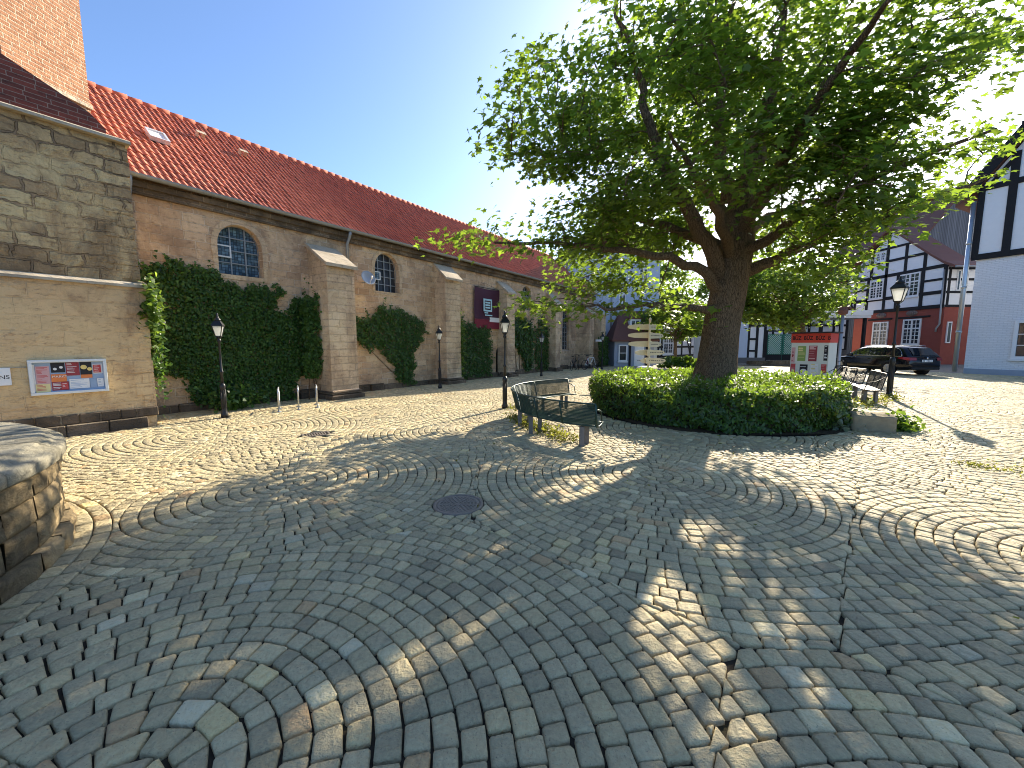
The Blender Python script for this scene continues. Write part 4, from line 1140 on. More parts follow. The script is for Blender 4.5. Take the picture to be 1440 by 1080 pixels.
    print('maple leaves', n)
big_tree()

def small_tree(name, label, loc, crown, rad, n, ncl, lsize, trunk_r, mat='far_leaf', seed=1, zfrac=.55, group='smaller trees beyond the big maple'):
    root = empty(name, loc, 0, label, 'tree', group)
    rr = random.Random(seed)
    c = Vector(crown)
    g = MB(); base = Vector((0, 0, -.05)); top = Vector((c.x * .6, c.y * .6, c.z))
    g.tube([base, base.lerp(top, .3) + Vector((.05, 0, 0)), base.lerp(top, .7), top], [trunk_r * 1.25, trunk_r, trunk_r * .75, trunk_r * .4], 10)
    g.build('trunk', MAT['bark'], root)
    b = MB(); Pn = []
    for i in range(ncl):
        v = Vector((rr.gauss(0, 1), rr.gauss(0, 1), rr.gauss(0, 1))).normalized() * rr.uniform(.25, 1.0) ** .5
        p = c + Vector((v.x * rad[0], v.y * rad[1], v.z * rad[2]))
        s = base.lerp(top, rr.uniform(.45, 1.0))
        b.tube([s, s.lerp(p, .5) + Vector((0, 0, .15)), p], [trunk_r * .22, trunk_r * .13, .01], 4, False)
        m = int(n / ncl * rr.uniform(.6, 1.4)); sp = rr.uniform(.16, .3) * min(rad) 
        Pn.append(rng.normal(0, 1, (m, 3)) * np.array([sp, sp, sp * zfrac]) + np.array(p))
    b.build('branches', MAT['bark'], root)
    P = np.concatenate(Pn); m = len(P)
    N = rng.normal(0, .55, (m, 3)) + np.array([0, 0, .8]); D = rng.normal(0, .8, (m, 3)) + np.array([0, 0, -.4])
    leaves('crown', P, N, D, lsize * rng.uniform(.6, 1.3, m), MAPLE, MAT[mat], root, .25)
    return root
small_tree('leafy_tree', 'rounded green tree right behind the red topped kiosk', (20.3, 26.4, 0), (-1.9, .5, 5.3), (3.9, 2.8, 2.5), 9000, 90, .26, .2, seed=3)
small_tree('leafy_tree', 'small bright green tree behind the fingerpost, before the half timbered wall', (13.2, 31.5, 0), (0, 0, 3.7), (2.9, 2.0, 1.5), 5000, 60, .24, .12, seed=5)
small_tree('leafy_tree', 'tall tree standing far behind between fingerpost and maple trunk', (17.0, 52, 0), (0, 0, 9.0), (6.5, 4, 4.5), 6500, 80, .45, .3, seed=8)
small_tree('leafy_tree', 'tree behind the half timbered house and canopy, partly hidden by the kiosk tree', (33.0, 56, 0), (0, 0, 8.5), (7, 4, 4.5), 6000, 80, .5, .3, seed=12)
small_tree('leafy_tree', 'tree top rising beyond the pale blue house at the church end', (11.5, 44, 0), (0, 0, 8.0), (5, 4, 3.5), 5000, 70, .4, .25, seed=15)

# ------------------------------------------------------------------ hedge round the trunk
def hedge():
    root = empty('hedge', (BED_C[0], BED_C[1], 0), 0, 'round clipped leafy hedge filling the bed under the maple', 'hedge')
    H0 = .86
    g = MB()
    ring = []
    for r_, z_ in ((BED_R - .3, 0.0), (BED_R - .22, .45), (BED_R - .3, H0 - .2), (BED_R - .8, H0 - .14), (1.2, H0 - .18)): ring.append((r_, z_))
    g.lathe(ring, 48); g.build('dark_core', MAT['bed_soil'], root)  # solid dark core added inside the leaves to block see-through
    P = []; N = []
    n1, n2, n3 = 21000, 25000, 4000
    bump = lambda a, q: .07 * math.sin(6 * a + q) + .05 * math.sin(13 * a + 2 * q) + .04 * math.sin(23 * a + 5 * q)
    for _ in range(n1):                                   # sides
        a = rnd.uniform(0, 2 * math.pi); z = rnd.uniform(.02, H0)
        bul = .07 * math.sin(min(1, z / H0) * math.pi) + bump(a, z * 4) - .05 * max(0, (z - .75) / .2)
        d = BED_R - .12 + bul - abs(rnd.gauss(0, .09))
        P.append((d * math.cos(a), d * math.sin(a), z)); N.append((math.cos(a), math.sin(a), .5))
    for _ in range(n2):                                   # top
        a = rnd.uniform(0, 2 * math.pi); q = math.sqrt(rnd.random()) * (BED_R - .05)
        if q < .75: continue
        z = H0 + bump(a, q * 3) * .9 + .05 * math.sin(9 * q * math.cos(a)) - abs(rnd.gauss(0, .07)) + (.05 if rnd.random() < .2 else 0)
        if q > BED_R - .35: z -= .04 * (q - BED_R + .35) / .35
        P.append((q * math.cos(a), q * math.sin(a), z)); N.append((.25 * math.cos(a), .25 * math.sin(a), 1))
    for _ in range(n3):                                   # upright shoots
        a = rnd.uniform(0, 2 * math.pi); q = math.sqrt(rnd.random()) * (BED_R - .05)
        if q < .75: continue
        P.append((q * math.cos(a), q * math.sin(a), H0 + rnd.uniform(.0, .11) + bump(a, q * 3))); N.append((rnd.gauss(0, .8), rnd.gauss(0, .8), .5))
    P = np.array(P); n = len(P); N = np.array(N) + rng.normal(0, .42, (n, 3))
    D = rng.normal(0, .7, (n, 3)) + np.array([0, 0, .75])
    leaves('foliage', P, N, D, 0.094 * rng.uniform(.6, 1.3, n), OVAL, MAT['hedge_leaf'], root, .25)
hedge()

def ground_plants(name, label, cat, pts_, n, size, m, hgt, spread, shape=OVAL, kind=None, up=.6):
    P = []
    for _ in range(n):
        x, y, s = rnd.choice(pts_)
        P.append((x + rnd.gauss(0, s), y + rnd.gauss(0, s), abs(rnd.gauss(0, hgt))))
    P = np.array(P); c = P.mean(0); c[2] = 0
    N = rng.normal(0, .6, (n, 3)) + np.array([0, 0, .7]); D = rng.normal(0, .8, (n, 3)) + np.array([0, 0, up])
    o = leaves(name, P - c, N, D, size * rng.uniform(.5, 1.3, n), shape, MAT[m], None)
    o.location = c
    tag(o, label, cat, None, kind); return o
ground_plants('weeds', 'low yellow green weeds growing beneath the curved bench', None, [(.2 + .12 * k, 8.9 - .25 * k, .13) for k in range(8)] + [(.05, 9.4, .12), (.5, 8.2, .2)], 1500, .07, 'weed_leaf', .07, 1, kind='stuff')
ground_plants('weeds', 'weeds round the foot of the lamp behind the curved bench', None, [(.1, 10.75, .12), (-.05, 10.9, .1), (.35, 10.5, .12)], 300, .06, 'weed_leaf', .05, 1, kind='stuff')
ground_plants('weeds', 'yellow green weeds below the wire bench and tall lamp', None, [(10.6, 11.5, .25), (11.3, 12.2, .3), (12.2, 12.6, .25), (10.0, 11.2, .2), (12.7, 12.9, .12)], 1300, .08, 'weed_leaf', .06, 1, kind='stuff')
ground_plants('grass', 'tufts of grass between the cobbles at the right', None, [(7.2, 5.35, .2), (7.5, 5.1, .25), (7.9, 5.2, .3), (6.9, 5.6, .12)], 420, .045, 'weed_leaf', .015, 1, kind='stuff')
ground_plants('leafy_plant', 'pale glossy leaved plant spilling between hedge and stone block', 'plant', [(7.0, 8.35, .2), (7.35, 8.6, .2), (7.6, 8.75, .18), (6.8, 8.2, .16)], 900, .11, 'grey_leaf', .26, 1, IVYL)
ground_plants('leafy_plant', 'dark low plant on the right side of the stone block', 'plant', [(8.1, 8.0, .12), (8.2, 8.2, .14), (8.35, 8.1, .12)], 500, .1, 'hedge_leaf', .15, 1, IVYL)
small = small_tree('shrub', 'broad dark shrub growing behind the hedge, right of the fingerpost', (11.0, 24.5, 0), (0, 0, .55), (1.7, .8, .5), 2600, 40, .2, .04, 'hedge_leaf', seed=21, group=None)
small['category'] = 'shrub'

ground_plants('fallen_leaves', 'scattered dry leaves lying on the cobbles around the hedge', None, [(2.2, 8.0, .9), (4.5, 7.2, .7), (6.5, 7.3, .7), (1.0, 5.5, 1.6), (4.0, 4.5, 1.8), (-1.5, 6.5, 1.8), (7.5, 7.6, .6)], 150, .06, 'weed_leaf', .004, 1, OVAL, 'stuff', .0)
# stone block
root = empty('stone_block', (7.62, 8.12, 0), R(-28), 'weathered sandstone block lying at the right end of the hedge', 'stone block')
g = MB(); na, nb_, nc_ = 10, 8, 6
bm_v = {}
def bv(i, j, k):
    key = (i, j, k)
    if key not in bm_v:
        x, y, z = -.36 + .72 * i / na, -.24 + .5 * j / nb_, -.03 + .37 * k / nc_
        e = sum(1 for q, m in ((i, na), (j, nb_), (k, nc_)) if q in (0, m))
        sh = .982 if e >= 2 else 1.0
        bm_v[key] = len(g.v); g.v.append((x * sh + rnd.gauss(0, .006), y * sh + rnd.gauss(0, .006), z * (sh if k else 1) + rnd.gauss(0, .006) - .05 * (j / nb_ < .3) * (k == nc_) * .4))
    return bm_v[key]
def q_(a, b, c, d): g.f.append([a, b, c, d]); g.t.append(None); g.sm.append(True)
for i in range(na):
    for j in range(nb_): q_(bv(i, j, nc_), bv(i + 1, j, nc_), bv(i + 1, j + 1, nc_), bv(i, j + 1, nc_))
    for k in range(nc_):
        q_(bv(i, 0, k), bv(i + 1, 0, k), bv(i + 1, 0, k + 1), bv(i, 0, k + 1)); q_(bv(i + 1, nb_, k), bv(i, nb_, k), bv(i, nb_, k + 1), bv(i + 1, nb_, k + 1))
for j in range(nb_):
    for k in range(nc_):
        q_(bv(0, j + 1, k), bv(0, j, k), bv(0, j, k + 1), bv(0, j + 1, k + 1)); q_(bv(na, j, k), bv(na, j + 1, k), bv(na, j + 1, k + 1), bv(na, j, k + 1))
g.build('block', MAT['sandstone_block'], root)

# ------------------------------------------------------------------ wire benches
def bench(label, path, mat, seat_z=.4, top=.79, depth=.44, step=.019, leg_at=(.15, .85), rail='green_metal', group='wire mesh benches around the hedge'):
    """path: outer line of the back, ordered so that the seat lies to its right-hand side"""
    P = [Vector((x, y, 0)) for x, y in path]
    c = sum(P, Vector()) / len(P)
    root = empty('wire_bench', c, 0, label, 'bench', group)
    seg = [(P[i + 1] - P[i]).length for i in range(len(P) - 1)]; tot = sum(seg)
    def at(d):
        d = max(0, min(tot, d)); i = 0
        while i < len(seg) - 1 and d > seg[i]: d -= seg[i]; i += 1
        k = d / seg[i]; p = P[i].lerp(P[i + 1], k)
        def tan(j): return (P[min(j + 1, len(P) - 1)] - P[max(j - 1, 0)]).normalized()
        t_ = tan(i).lerp(tan(i + 1), k).normalized()
        return p - c, Vector((t_.y, -t_.x, 0))
    def pt(d, q, z): p, n_ = at(d); return p + n_ * q + Vector((0, 0, z))
    m = max(2, int(tot / .12)); ds = [tot * i / m for i in range(m + 1)]
    bq = lambda z: -.02 + .1 * (1 - (z - seat_z) / (top - seat_z))      # back leans outwards
    g = MB()
    nz = 14
    for k in range(nz):
        z = seat_z + .04 + (top - seat_z - .05) * k / (nz - 1); g.tube([pt(d, bq(z), z) for d in ds], .006, 4, False)
    nv = int(tot / step)
    for k in range(nv + 1):
        d = tot * k / nv; g.tube([pt(d, bq(seat_z), seat_z), pt(d, bq(top), top)], .0058, 3, False)
    g.build('backrest', MAT[mat], root)
    g = MB()
    ns = 20
    for k in range(ns):
        q = .1 + (depth - .12) * k / (ns - 1); g.tube([pt(d, q, seat_z - .015 * math.sin(math.pi * k / (ns - 1))) for d in ds], .0085, 4, False)
    for k in range(int(tot / .09) + 1):
        d = min(tot, .09 * k); g.tube([pt(d, .08, seat_z), pt(d, depth * .5, seat_z - .02), pt(d, depth, seat_z)], .005, 3, False)
    g.build('seat', MAT[mat], root)
    g = MB()
    g.tube([pt(d, bq(top), top) for d in ds], .016, 8); g.tube([pt(d, depth, seat_z) for d in ds], .016, 8); g.tube([pt(d, .08, seat_z - .01) for d in ds], .014, 6)
    g.build('rail', MAT[rail], root)
    for d in [0, tot] + [tot * k for k in (.34, .67) if tot > 1.6]:
        g = MB(); g.tube([pt(d, bq(top), top), pt(d, bq(seat_z + .15), seat_z + .15), pt(d, .085, seat_z - .02), pt(d, depth * .5, seat_z - .035), pt(d, depth, seat_z)], .016, 8)
        if d in (0, tot):
            g.tube([pt(d, bq(top - .1), top - .1), pt(d, .22, seat_z + .25), pt(d, depth - .1, seat_z + .21), pt(d, depth - .04, seat_z)], .013, 6)
        g.build('end_frame', MAT[rail], root)
    for f in leg_at:
        for q in (.14, depth - .09):
            p = pt(tot * f, q, 0); g = MB(); g.box(p.x - .04, p.x + .04, p.y - .04, p.y + .04, 0, seat_z - .045); g.build('leg', MAT['concrete'], root)
    return root
def arc(cx_, cy_, r, a0, a1, n=24): return [(cx_ + r * math.cos(R(a0 + (a1 - a0) * i / n)), cy_ + r * math.sin(R(a0 + (a1 - a0) * i / n))) for i in range(n + 1)]
BC = (2.6, 8.8)
bench('long curved dark green wire bench bending round the left side of the hedge', arc(BC[0], BC[1], 2.6, 196, 112)[::1], 'green_metal', leg_at=(.08, .36, .64, .92))
bench('short dark green wire bench nearest the camera, continuing the curve left of the hedge', arc(BC[0], BC[1], 2.6, 243, 199, 12), 'green_metal')
bench('black wire bench at the foot of the tall lamp, right of the hedge', [(12.0, 12.95), (11.55, 12.2), (11.0, 11.35)], 'black_metal', .44, .93, .5, .05, rail='black_metal')
bench('black wire bench between the red topped kiosk and the tall lamp', [(12.75, 15.3), (12.6, 14.4), (12.25, 13.35)], 'black_metal', .44, .93, .5, .05, rail='black_metal')

# ------------------------------------------------------------------ fingerpost
root = empty('fingerpost', (6.2, 17.6, 0), R(-14), 'cream fingerpost with five tiers of pointed boards behind the hedge', 'signpost')
g = MB(); g.lathe([(.07, 0), (.07, .5), (.05, .52), (.05, 2.86), (.065, 2.87), (.05, 2.95), (.01, 2.98)], 14); g.build('pole', MAT['cream_board'], root)
def board(root, z, L, ang, h=.27, y=-.075):
    pts_ = [(.06, z - h * .5), (L * .72, z - h * .42)]
    for k in range(9):
        a = -math.pi / 2 + math.pi * k / 8; pts_.append((L - .1 + .1 * math.cos(a), z + h * .28 * math.sin(a)))
    pts_ += [(L * .72, z + h * .42), (.06, z + h * .5)]
    g = MB(); g.prism([(x - .2, zz) for x, zz in pts_], y - .014, y + .014)
    M = Matrix.Rotation(R(ang), 4, 'Z'); g.v = [tuple(M @ Vector(p)) for p in g.v]
    o = g.build('pointer_board', MAT['cream_board'], root)
    g = MB()
    for zz in (.05, -.035): g.box(.02, L * .55, y - .0165, y - .0145, z + zz - .014, z + zz + .014)
    g.lathe([(.025, -.0165), (.025, -.0143)], 10, (L - .33, y, z), 'y')
    g2 = MB(); 
    g2.lathe([(.028, y - .0175), (.028, y - .0145)], 12, (L - .32, 0, z), 'y'); 
    for k in range(7): g2.box(.0 + k * .085, .0 + k * .085 + rnd.uniform(.04, .07), y - .0165, y - .0145, z - .012, z + .022)
    g2.v = [tuple(M @ Vector(p)) for p in g2.v]; g2.build('lettering', MAT['timber_grey'], o)
for i, z in enumerate((2.58, 2.2, 1.81, 1.42, 1.06)):
    if i < 3:
        board(root, z, 1.16 - .02 * i, 186 + 3 * i); board(root, z - .02, 1.05, 40 + 6 * i)
    elif i == 3:
        board(root, z, .85, 205); board(root, z, .95, 28)
    else:
        board(root, z, .6, 215); board(root, z, .92, 8)

# litter bin
root = empty('litter_bin', (6.45, 18.9, 0), 0, 'green litter bin with white rim beside the fingerpost', 'litter bin')
g = MB(); g.lathe([(.22, 0), (.27, .02), (.32, .52), (.32, .6)], 18); g.build('body', MAT['bin_green'], root)
g = MB(); g.lathe([(.335, .6), (.34, .66), (.3, .71), (.15, .74)], 18); g.build('lid', MAT['bin_white'], root)

# ------------------------------------------------------------------ red topped notice kiosk
def kiosk():
    p0 = Vector((12.2, 17.0, 0)); p1 = Vector((13.0, 15.95, 0))
    d = (p1 - p0); L = d.length; rz = math.atan2(d.y, d.x)
    root = empty('notice_kiosk', (p0 + p1) / 2, rz, 'white notice kiosk plastered with posters under a red band', 'kiosk')
    h = L / 2
    g = MB(); g.box(-h, h, 0, 1.1, 0.05, 1.86); g.build('body', MAT['kiosk_white'], root)
    g = MB(); g.box(-h - .02, h + .02, -.02, 1.12, 1.863, 2.25); g.build('fascia', MAT['kiosk_red'], root)
    g = MB(); g.box(-h - .12, h + .14, -.14, 1.24, 2.253, 2.31); g.build('roof', MAT['roof_felt'], root)
    g = MB(); g.box(-h + .02, h - .02, .03, 1.07, 0, .048); g.build('base', MAT['timber_black'], root)
    o = text('lettering', 'BÜZ  BÜZ  BÜZ  B', .23, 'ink', root, (-h + .03, -.0235, 1.98), sx_=.72, off=.005)
    sh = [(-.64, 1.0, -.5, 1.66, 'paper_pink'), (-.41, 1.08, -.12, 1.72, 'paper_green'), (-.02, 1.08, .27, 1.74, 'paper_maroon'), (.5, 1.12, .63, 1.75, 'paper_black'), (-.64, .4, -.46, .96, 'paper_red'), (-.3, .35, -.02, .94, 'paper_black'),
          (.08, .55, .34, .98, 'paper_white'), (.44, .62, .62, .97, 'paper_red')]
    for i, (a, b, c, e, m) in enumerate(sh):
        g = MB(); y = -.003 - .001 * (i % 3); g.add([(a, y, b), (c, y, b), (c, y, e), (a, y, e)], [(0, 1, 2, 3)]); p = g.build('poster', MAT[m], root)
        g = MB(); z = e - .06
        while z > b + .05:
            if rnd.random() < .75: g.box(a + .02, a + .02 + (c - a - .04) * rnd.uniform(.5, 1), y - .0015, y - .0005, z, z + rnd.choice((.012, .02, .05)))
            z -= rnd.choice((.05, .08))
        if g.v: g.build('print', MAT['paper_yellow' if m in ('paper_green', 'paper_white') else ('paper_pink' if m in ('paper_maroon', 'paper_red') else 'paper_white' if m == 'paper_black' else 'paper_maroon')], p)
    g = MB(); g.lathe([(.13, -.004), (.13, -.0055)], 14, (-.16, 0, .62), 'y', False); g.build('picture', MAT['paper_white'], root)
kiosk()

# steel post with a lamp head, beyond the kiosk
root = empty('steel_post', (19.3, 22.9, 0), 0, 'slim grey steel post with a brown head in front of the canopy', 'post')
g = MB(); g.lathe([(.09, 0), (.085, .1), (.08, 3.5)], 14); g.build('pole', MAT['grey_metal'], root)
g = MB(); g.lathe([(.12, 3.5), (.22, 3.56), (.24, 3.75), (.2, 3.82), (.16, 3.95)], 8, smooth=False); g.build('head', MAT['brown_tile'], root)

# ------------------------------------------------------------------ bicycles
def bicycle(root, frame_m):
    for x in (-.53, .53):
        g = MB(); c = [(x + .33 * math.cos(2 * math.pi * k / 20), 0, .34 + .33 * math.sin(2 * math.pi * k / 20)) for k in range(21)]; g.tube(c, .02, 6, False)
        w_ = g.build('wheel', MAT['tyre'], root)
        g = MB()
        for k in range(12):
            a = 2 * math.pi * k / 12; g.tube([(x, .02 * (-1) ** k, .34), (x + .32 * math.cos(a), 0, .34 + .32 * math.sin(a))], .003, 3, False)
        g.lathe([(.03, -.04), (.03, .04)], 8, (x, 0, .34), 'y'); g.build('spokes', MAT['galvanised'], w_)
    g = MB()
    A, B, C_, D_, E_ = (-.53, 0, .34), (-.08, 0, .3), (-.22, 0, .82), (.34, 0, .86), (.53, 0, .34)
    for p, q in ((A, B), (A, C_), (B, C_), (C_, D_), (B, D_), (D_, E_)): g.tube([p, q], .018, 6)
    g.build('frame', MAT[frame_m], root)
    g = MB(); g.tube([C_, (-.25, 0, .95)], .014, 6); g.box(-.38, -.12, -.07, .07, .95, 1.0); g.build('saddle', MAT['rubber'], root, bevel=.02)
    g = MB(); g.tube([D_, (.31, 0, 1.02)], .014, 6); g.tube([(.2, -.28, 1.04), (.3, -.2, 1.05), (.33, 0, 1.03), (.3, .2, 1.05), (.2, .28, 1.04)], .014, 6); g.build('handlebar', MAT['black_metal'], root)
    g = MB(); g.lathe([(.09, -.02), (.09, .02)], 12, (-.08, -.03, .3), 'y'); g.tube([(-.08, -.1, .3), (-.02, -.12, .15)], .012, 5); g.build('crank', MAT['black_metal'], root)
for i, (s_, off, rz, m, lb) in enumerate(((24.6, 1.05, 10, 'black_metal', 'black bicycle leaning leftmost under the tall barred church window'), (25.5, 1.0, 25, 'grey_metal', 'grey framed bicycle beside the black one under the barred church window'),
                                          (26.4, 1.25, 15, 'paper_maroon', 'dark red bicycle leaning near the last buttress of the church'), (25.9, 1.7, -20, 'white_paint', 'white framed bicycle standing in front of the leaning ones by the church'))):
    root = empty('bicycle', CW(s_, WALL - off, 0), CH_RZ + R(rz), lb, 'bicycle', 'bicycles parked at the far end of the church'); bicycle(root, m)
root = empty('bicycle', (14.6, 17.6, 0), R(-50), 'black bicycle parked right behind the kiosk', 'bicycle'); bicycle(root, 'black_metal')

# ------------------------------------------------------------------ dark estate car, heading away from the camera
def car():
    S_ = 1.16
    root = empty('parked_car', (23.5, 24.8, 0), R(90), 'black estate car parked before the red half timbered house', 'car')
    root.scale = (S_, S_ * .98, S_)
    # sections: x, floor z, waist z, half width
    sec = [(-2.44, .5, .66, .6), (-2.41, .36, .82, .74), (-2.33, .28, .93, .84), (-2.05, .24, .97, .90), (-1.5, .22, .97, .925), (-.6, .21, .955, .93), (.4, .21, .94, .925), (1.05, .21, .93, .915), (1.5, .22, .88, .9), (2.0, .25, .8, .86), (2.3, .3, .7, .78), (2.43, .38, .58, .62)]
    g = MB(); ring = 14; vs = []
    for x, zb, zt, w_ in sec:
        h = zt - zb
        half = [(0, zb), (w_ * .86, zb), (w_ * .98, zb + h * .12), (w_, zb + h * .42), (w_ * .985, zb + h * .66), (w_ * .955, zb + h * .9), (w_ * .88, zt), (0, zt + .02)]
        pts_ = half + [(-a, b) for a, b in half[-2:0:-1]]
        vs += [(x, a, b) for a, b in pts_]
    fs = [(i * ring + k, i * ring + (k + 1) % ring, (i + 1) * ring + (k + 1) % ring, (i + 1) * ring + k) for i in range(len(sec) - 1) for k in range(ring)]
    fs += [tuple(range(ring))[::-1], tuple((len(sec) - 1) * ring + k for k in range(ring))]
    g.add(vs, fs, None, True)
    body = g.build('body', MAT['car_paint'], root)
    s_ = body.modifiers.new('s', 'SUBSURF'); s_.levels = s_.render_levels = 2
    # cabin
    cab = [(-2.34, .95, .78, .74), (-2.2, 1.14, .8, .70), (-1.98, 1.36, .82, .665), (-1.7, 1.435, .83, .655), (-.8, 1.47, .84, .66), (.05, 1.455, .84, .66), (.5, 1.38, .84, .665), (.9, 1.18, .83, .71), (1.32, .93, .82, .78)]
    g = MB(); vs = []; ring = 8
    for x, zr, wb, wr in cab:
        zb = .9
        pts_ = [(wb, zb), (wb + (wr - wb) * .12, zb + (zr - zb) * .12), (wb + (wr - wb) * .82, zb + (zr - zb) * .82), (wr * .86, zr)]
        pts_ += [(-a, b) for a, b in pts_[::-1]]; vs += [(x, a, b) for a, b in pts_]
    fs = [(i * ring + k, i * ring + (k + 1) % ring, (i + 1) * ring + (k + 1) % ring, (i + 1) * ring + k) for i in range(len(cab) - 1) for k in range(ring)]
    fs += [tuple(range(ring))[::-1], tuple((len(cab) - 1) * ring + k for k in range(ring))]
    g.add(vs, fs, None, True); g.build('roof', MAT['car_paint'], root)
    def sidept(x, f, sgn, out_=.012):
        for i in range(len(cab) - 1):
            if cab[i][0] <= x <= cab[i + 1][0]: break
        k = (x - cab[i][0]) / (cab[i + 1][0] - cab[i][0]); zr, wb, wr = [cab[i][q] + (cab[i + 1][q] - cab[i][q]) * k for q in (1, 2, 3)]
        return (x, sgn * (wb + (wr - wb) * f + out_), .9 + (zr - .9) * f)
    for sgn in (1, -1):
        for x0, x1, c0, c1 in ((-1.9, -1.12, .22, .0), (-1.05, -.22, .0, .0), (-.15, .98, .0, .5)):
            g = MB(); n = 8; vs = []
            for i in range(n + 1):
                x = x0 + (x1 - x0) * i / n; top_ = .8
                if x0 < -1.5: top_ = .8 - .5 * max(0, (1 - i / n) - .45) ** 1.3
                if x1 > .5: top_ = .8
                vs += [sidept(x, .14, sgn), sidept(x, max(.2, top_), sgn)]
            g.add(vs, [(2 * i, 2 * i + 2, 2 * i + 3, 2 * i + 1) for i in range(n)]); g.build('side_window', MAT['car_glass'], root)
        g = MB()
        g.tube([sidept(-2.0 + 2.98 * i / 16, .1, sgn, .016) for i in range(17)], .011, 5)
        top_line = [sidept(-2.0 + .09 * 0, .1, sgn, .016), sidept(-1.93, .45, sgn, .016), sidept(-1.78, .74, sgn, .016)] + [sidept(-1.6 + 2.1 * i / 10, .85, sgn, .014) for i in range(11)] + [sidept(.98, .66, sgn, .014)]
        g.tube(top_line, .011, 5); g.build('chrome_trim', MAT['chrome'], root)
        g = MB(); g.tube([(-1.75 + .17 * i, sgn * .6, 1.46 + .035 * math.sin(math.pi * i / 12)) for i in range(13)], .014, 6); g.build('roof_rail', MAT['chrome'], root)
        g = MB(); g.lathe([(.01, -.08), (.07, -.07), (.09, 0), (.07, .05), (.01, .06)], 10, (.72, sgn * 1.0, .98), 'x'); g.tube([(.74, sgn * .86, .93), (.73, sgn * .98, .96)], .02, 6); g.build('wing_mirror', MAT['car_paint'], root)
        g = MB()
        pts_ = [(-2.425, .5), (-2.33, .8), (-2.1, .91), (-1.86, .925), (-1.9, .93)]
        g.add([(-2.40, sgn * .5, .9), (-2.43, sgn * .5, .76), (-2.38, sgn * .8, .76), (-2.15, sgn * .915, .8), (-1.9, sgn * .935, .84), (-1.92, sgn * .915, .9), (-2.13, sgn * .9, .92), (-2.345, sgn * .8, .9)], [(0, 1, 2, 7), (7, 2, 3, 6), (6, 3, 4, 5)])
        g.v = [(x - .012, y + sgn * .012, z) for x, y, z in g.v]; g.build('tail_light', MAT['tail_red'], root)
        for x in (-1.42, 1.45):
            g = MB(); g.lathe([(.2, -.11), (.3, -.115), (.335, -.08), (.335, .08), (.3, .115), (.2, .11)], 24, (x, sgn * .82, .335), 'y'); w_ = g.build('wheel', MAT['tyre'], root)
            g = MB(); y0_ = sgn * .945
            g.lathe([(.21, -.006), (.21, .006)], 20, (x, y0_ - sgn * .012, .335), 'y', False)
            for k in range(10):
                a = 2 * math.pi * k / 10; g.bar((x + .04 * math.cos(a), y0_, .335 + .04 * math.sin(a)), (x + .215 * math.cos(a), y0_, .335 + .215 * math.sin(a)), .02, .03, (0, 1, 0))
            g.build('rim', MAT['galvanised'], w_)
            g = MB(); g.lathe([(.385, -.02), (.385, .02)], 24, (x, sgn * .908, .345), 'y'); g.build('wheel_arch', MAT['rubber'], root)
        g = MB(); g.tube([(-.35, sgn * .945, .8), (-.17, sgn * .945, .8)], .012, 5); g.tube([(.6, sgn * .94, .8), (.78, sgn * .94, .8)], .012, 5); g.build('door_handle', MAT['car_paint'], root)
    g = MB(); g.add([(-2.36, -.6, 1.0), (-2.36, .6, 1.0), (-2.03, .54, 1.36), (-2.03, -.54, 1.36)], [(0, 1, 2, 3)]); g.build('rear_window', MAT['car_glass'], root)
    g = MB(); g.add([(1.28, -.68, .985), (1.28, .68, .985), (.6, .58, 1.36), (.6, -.58, 1.36)], [(0, 1, 2, 3)]); g.build('windscreen', MAT['car_glass'], root)
    g = MB(); g.box(-2.47, -2.45, -.26, .26, .68, .79); p = g.build('number_plate', MAT['white_paint'], root)
    g = MB()
    for k in range(7):
        if k != 2: g.box(-2.4725, -2.4705, .2 - .065 * k, .235 - .065 * k, .70, .77)
    g.build('plate_print', MAT['timber_grey'], p)
    g = MB(); g.box(-2.44, -2.3, -.7, .7, .3, .42); g.build('bumper', MAT['rubber'], root, bevel=.03)
    g = MB(); g.lathe([(.045, -2.475), (.045, -2.455)], 14, (0, 0, .87), 'x'); g.build('badge', MAT['chrome'], root)
car()

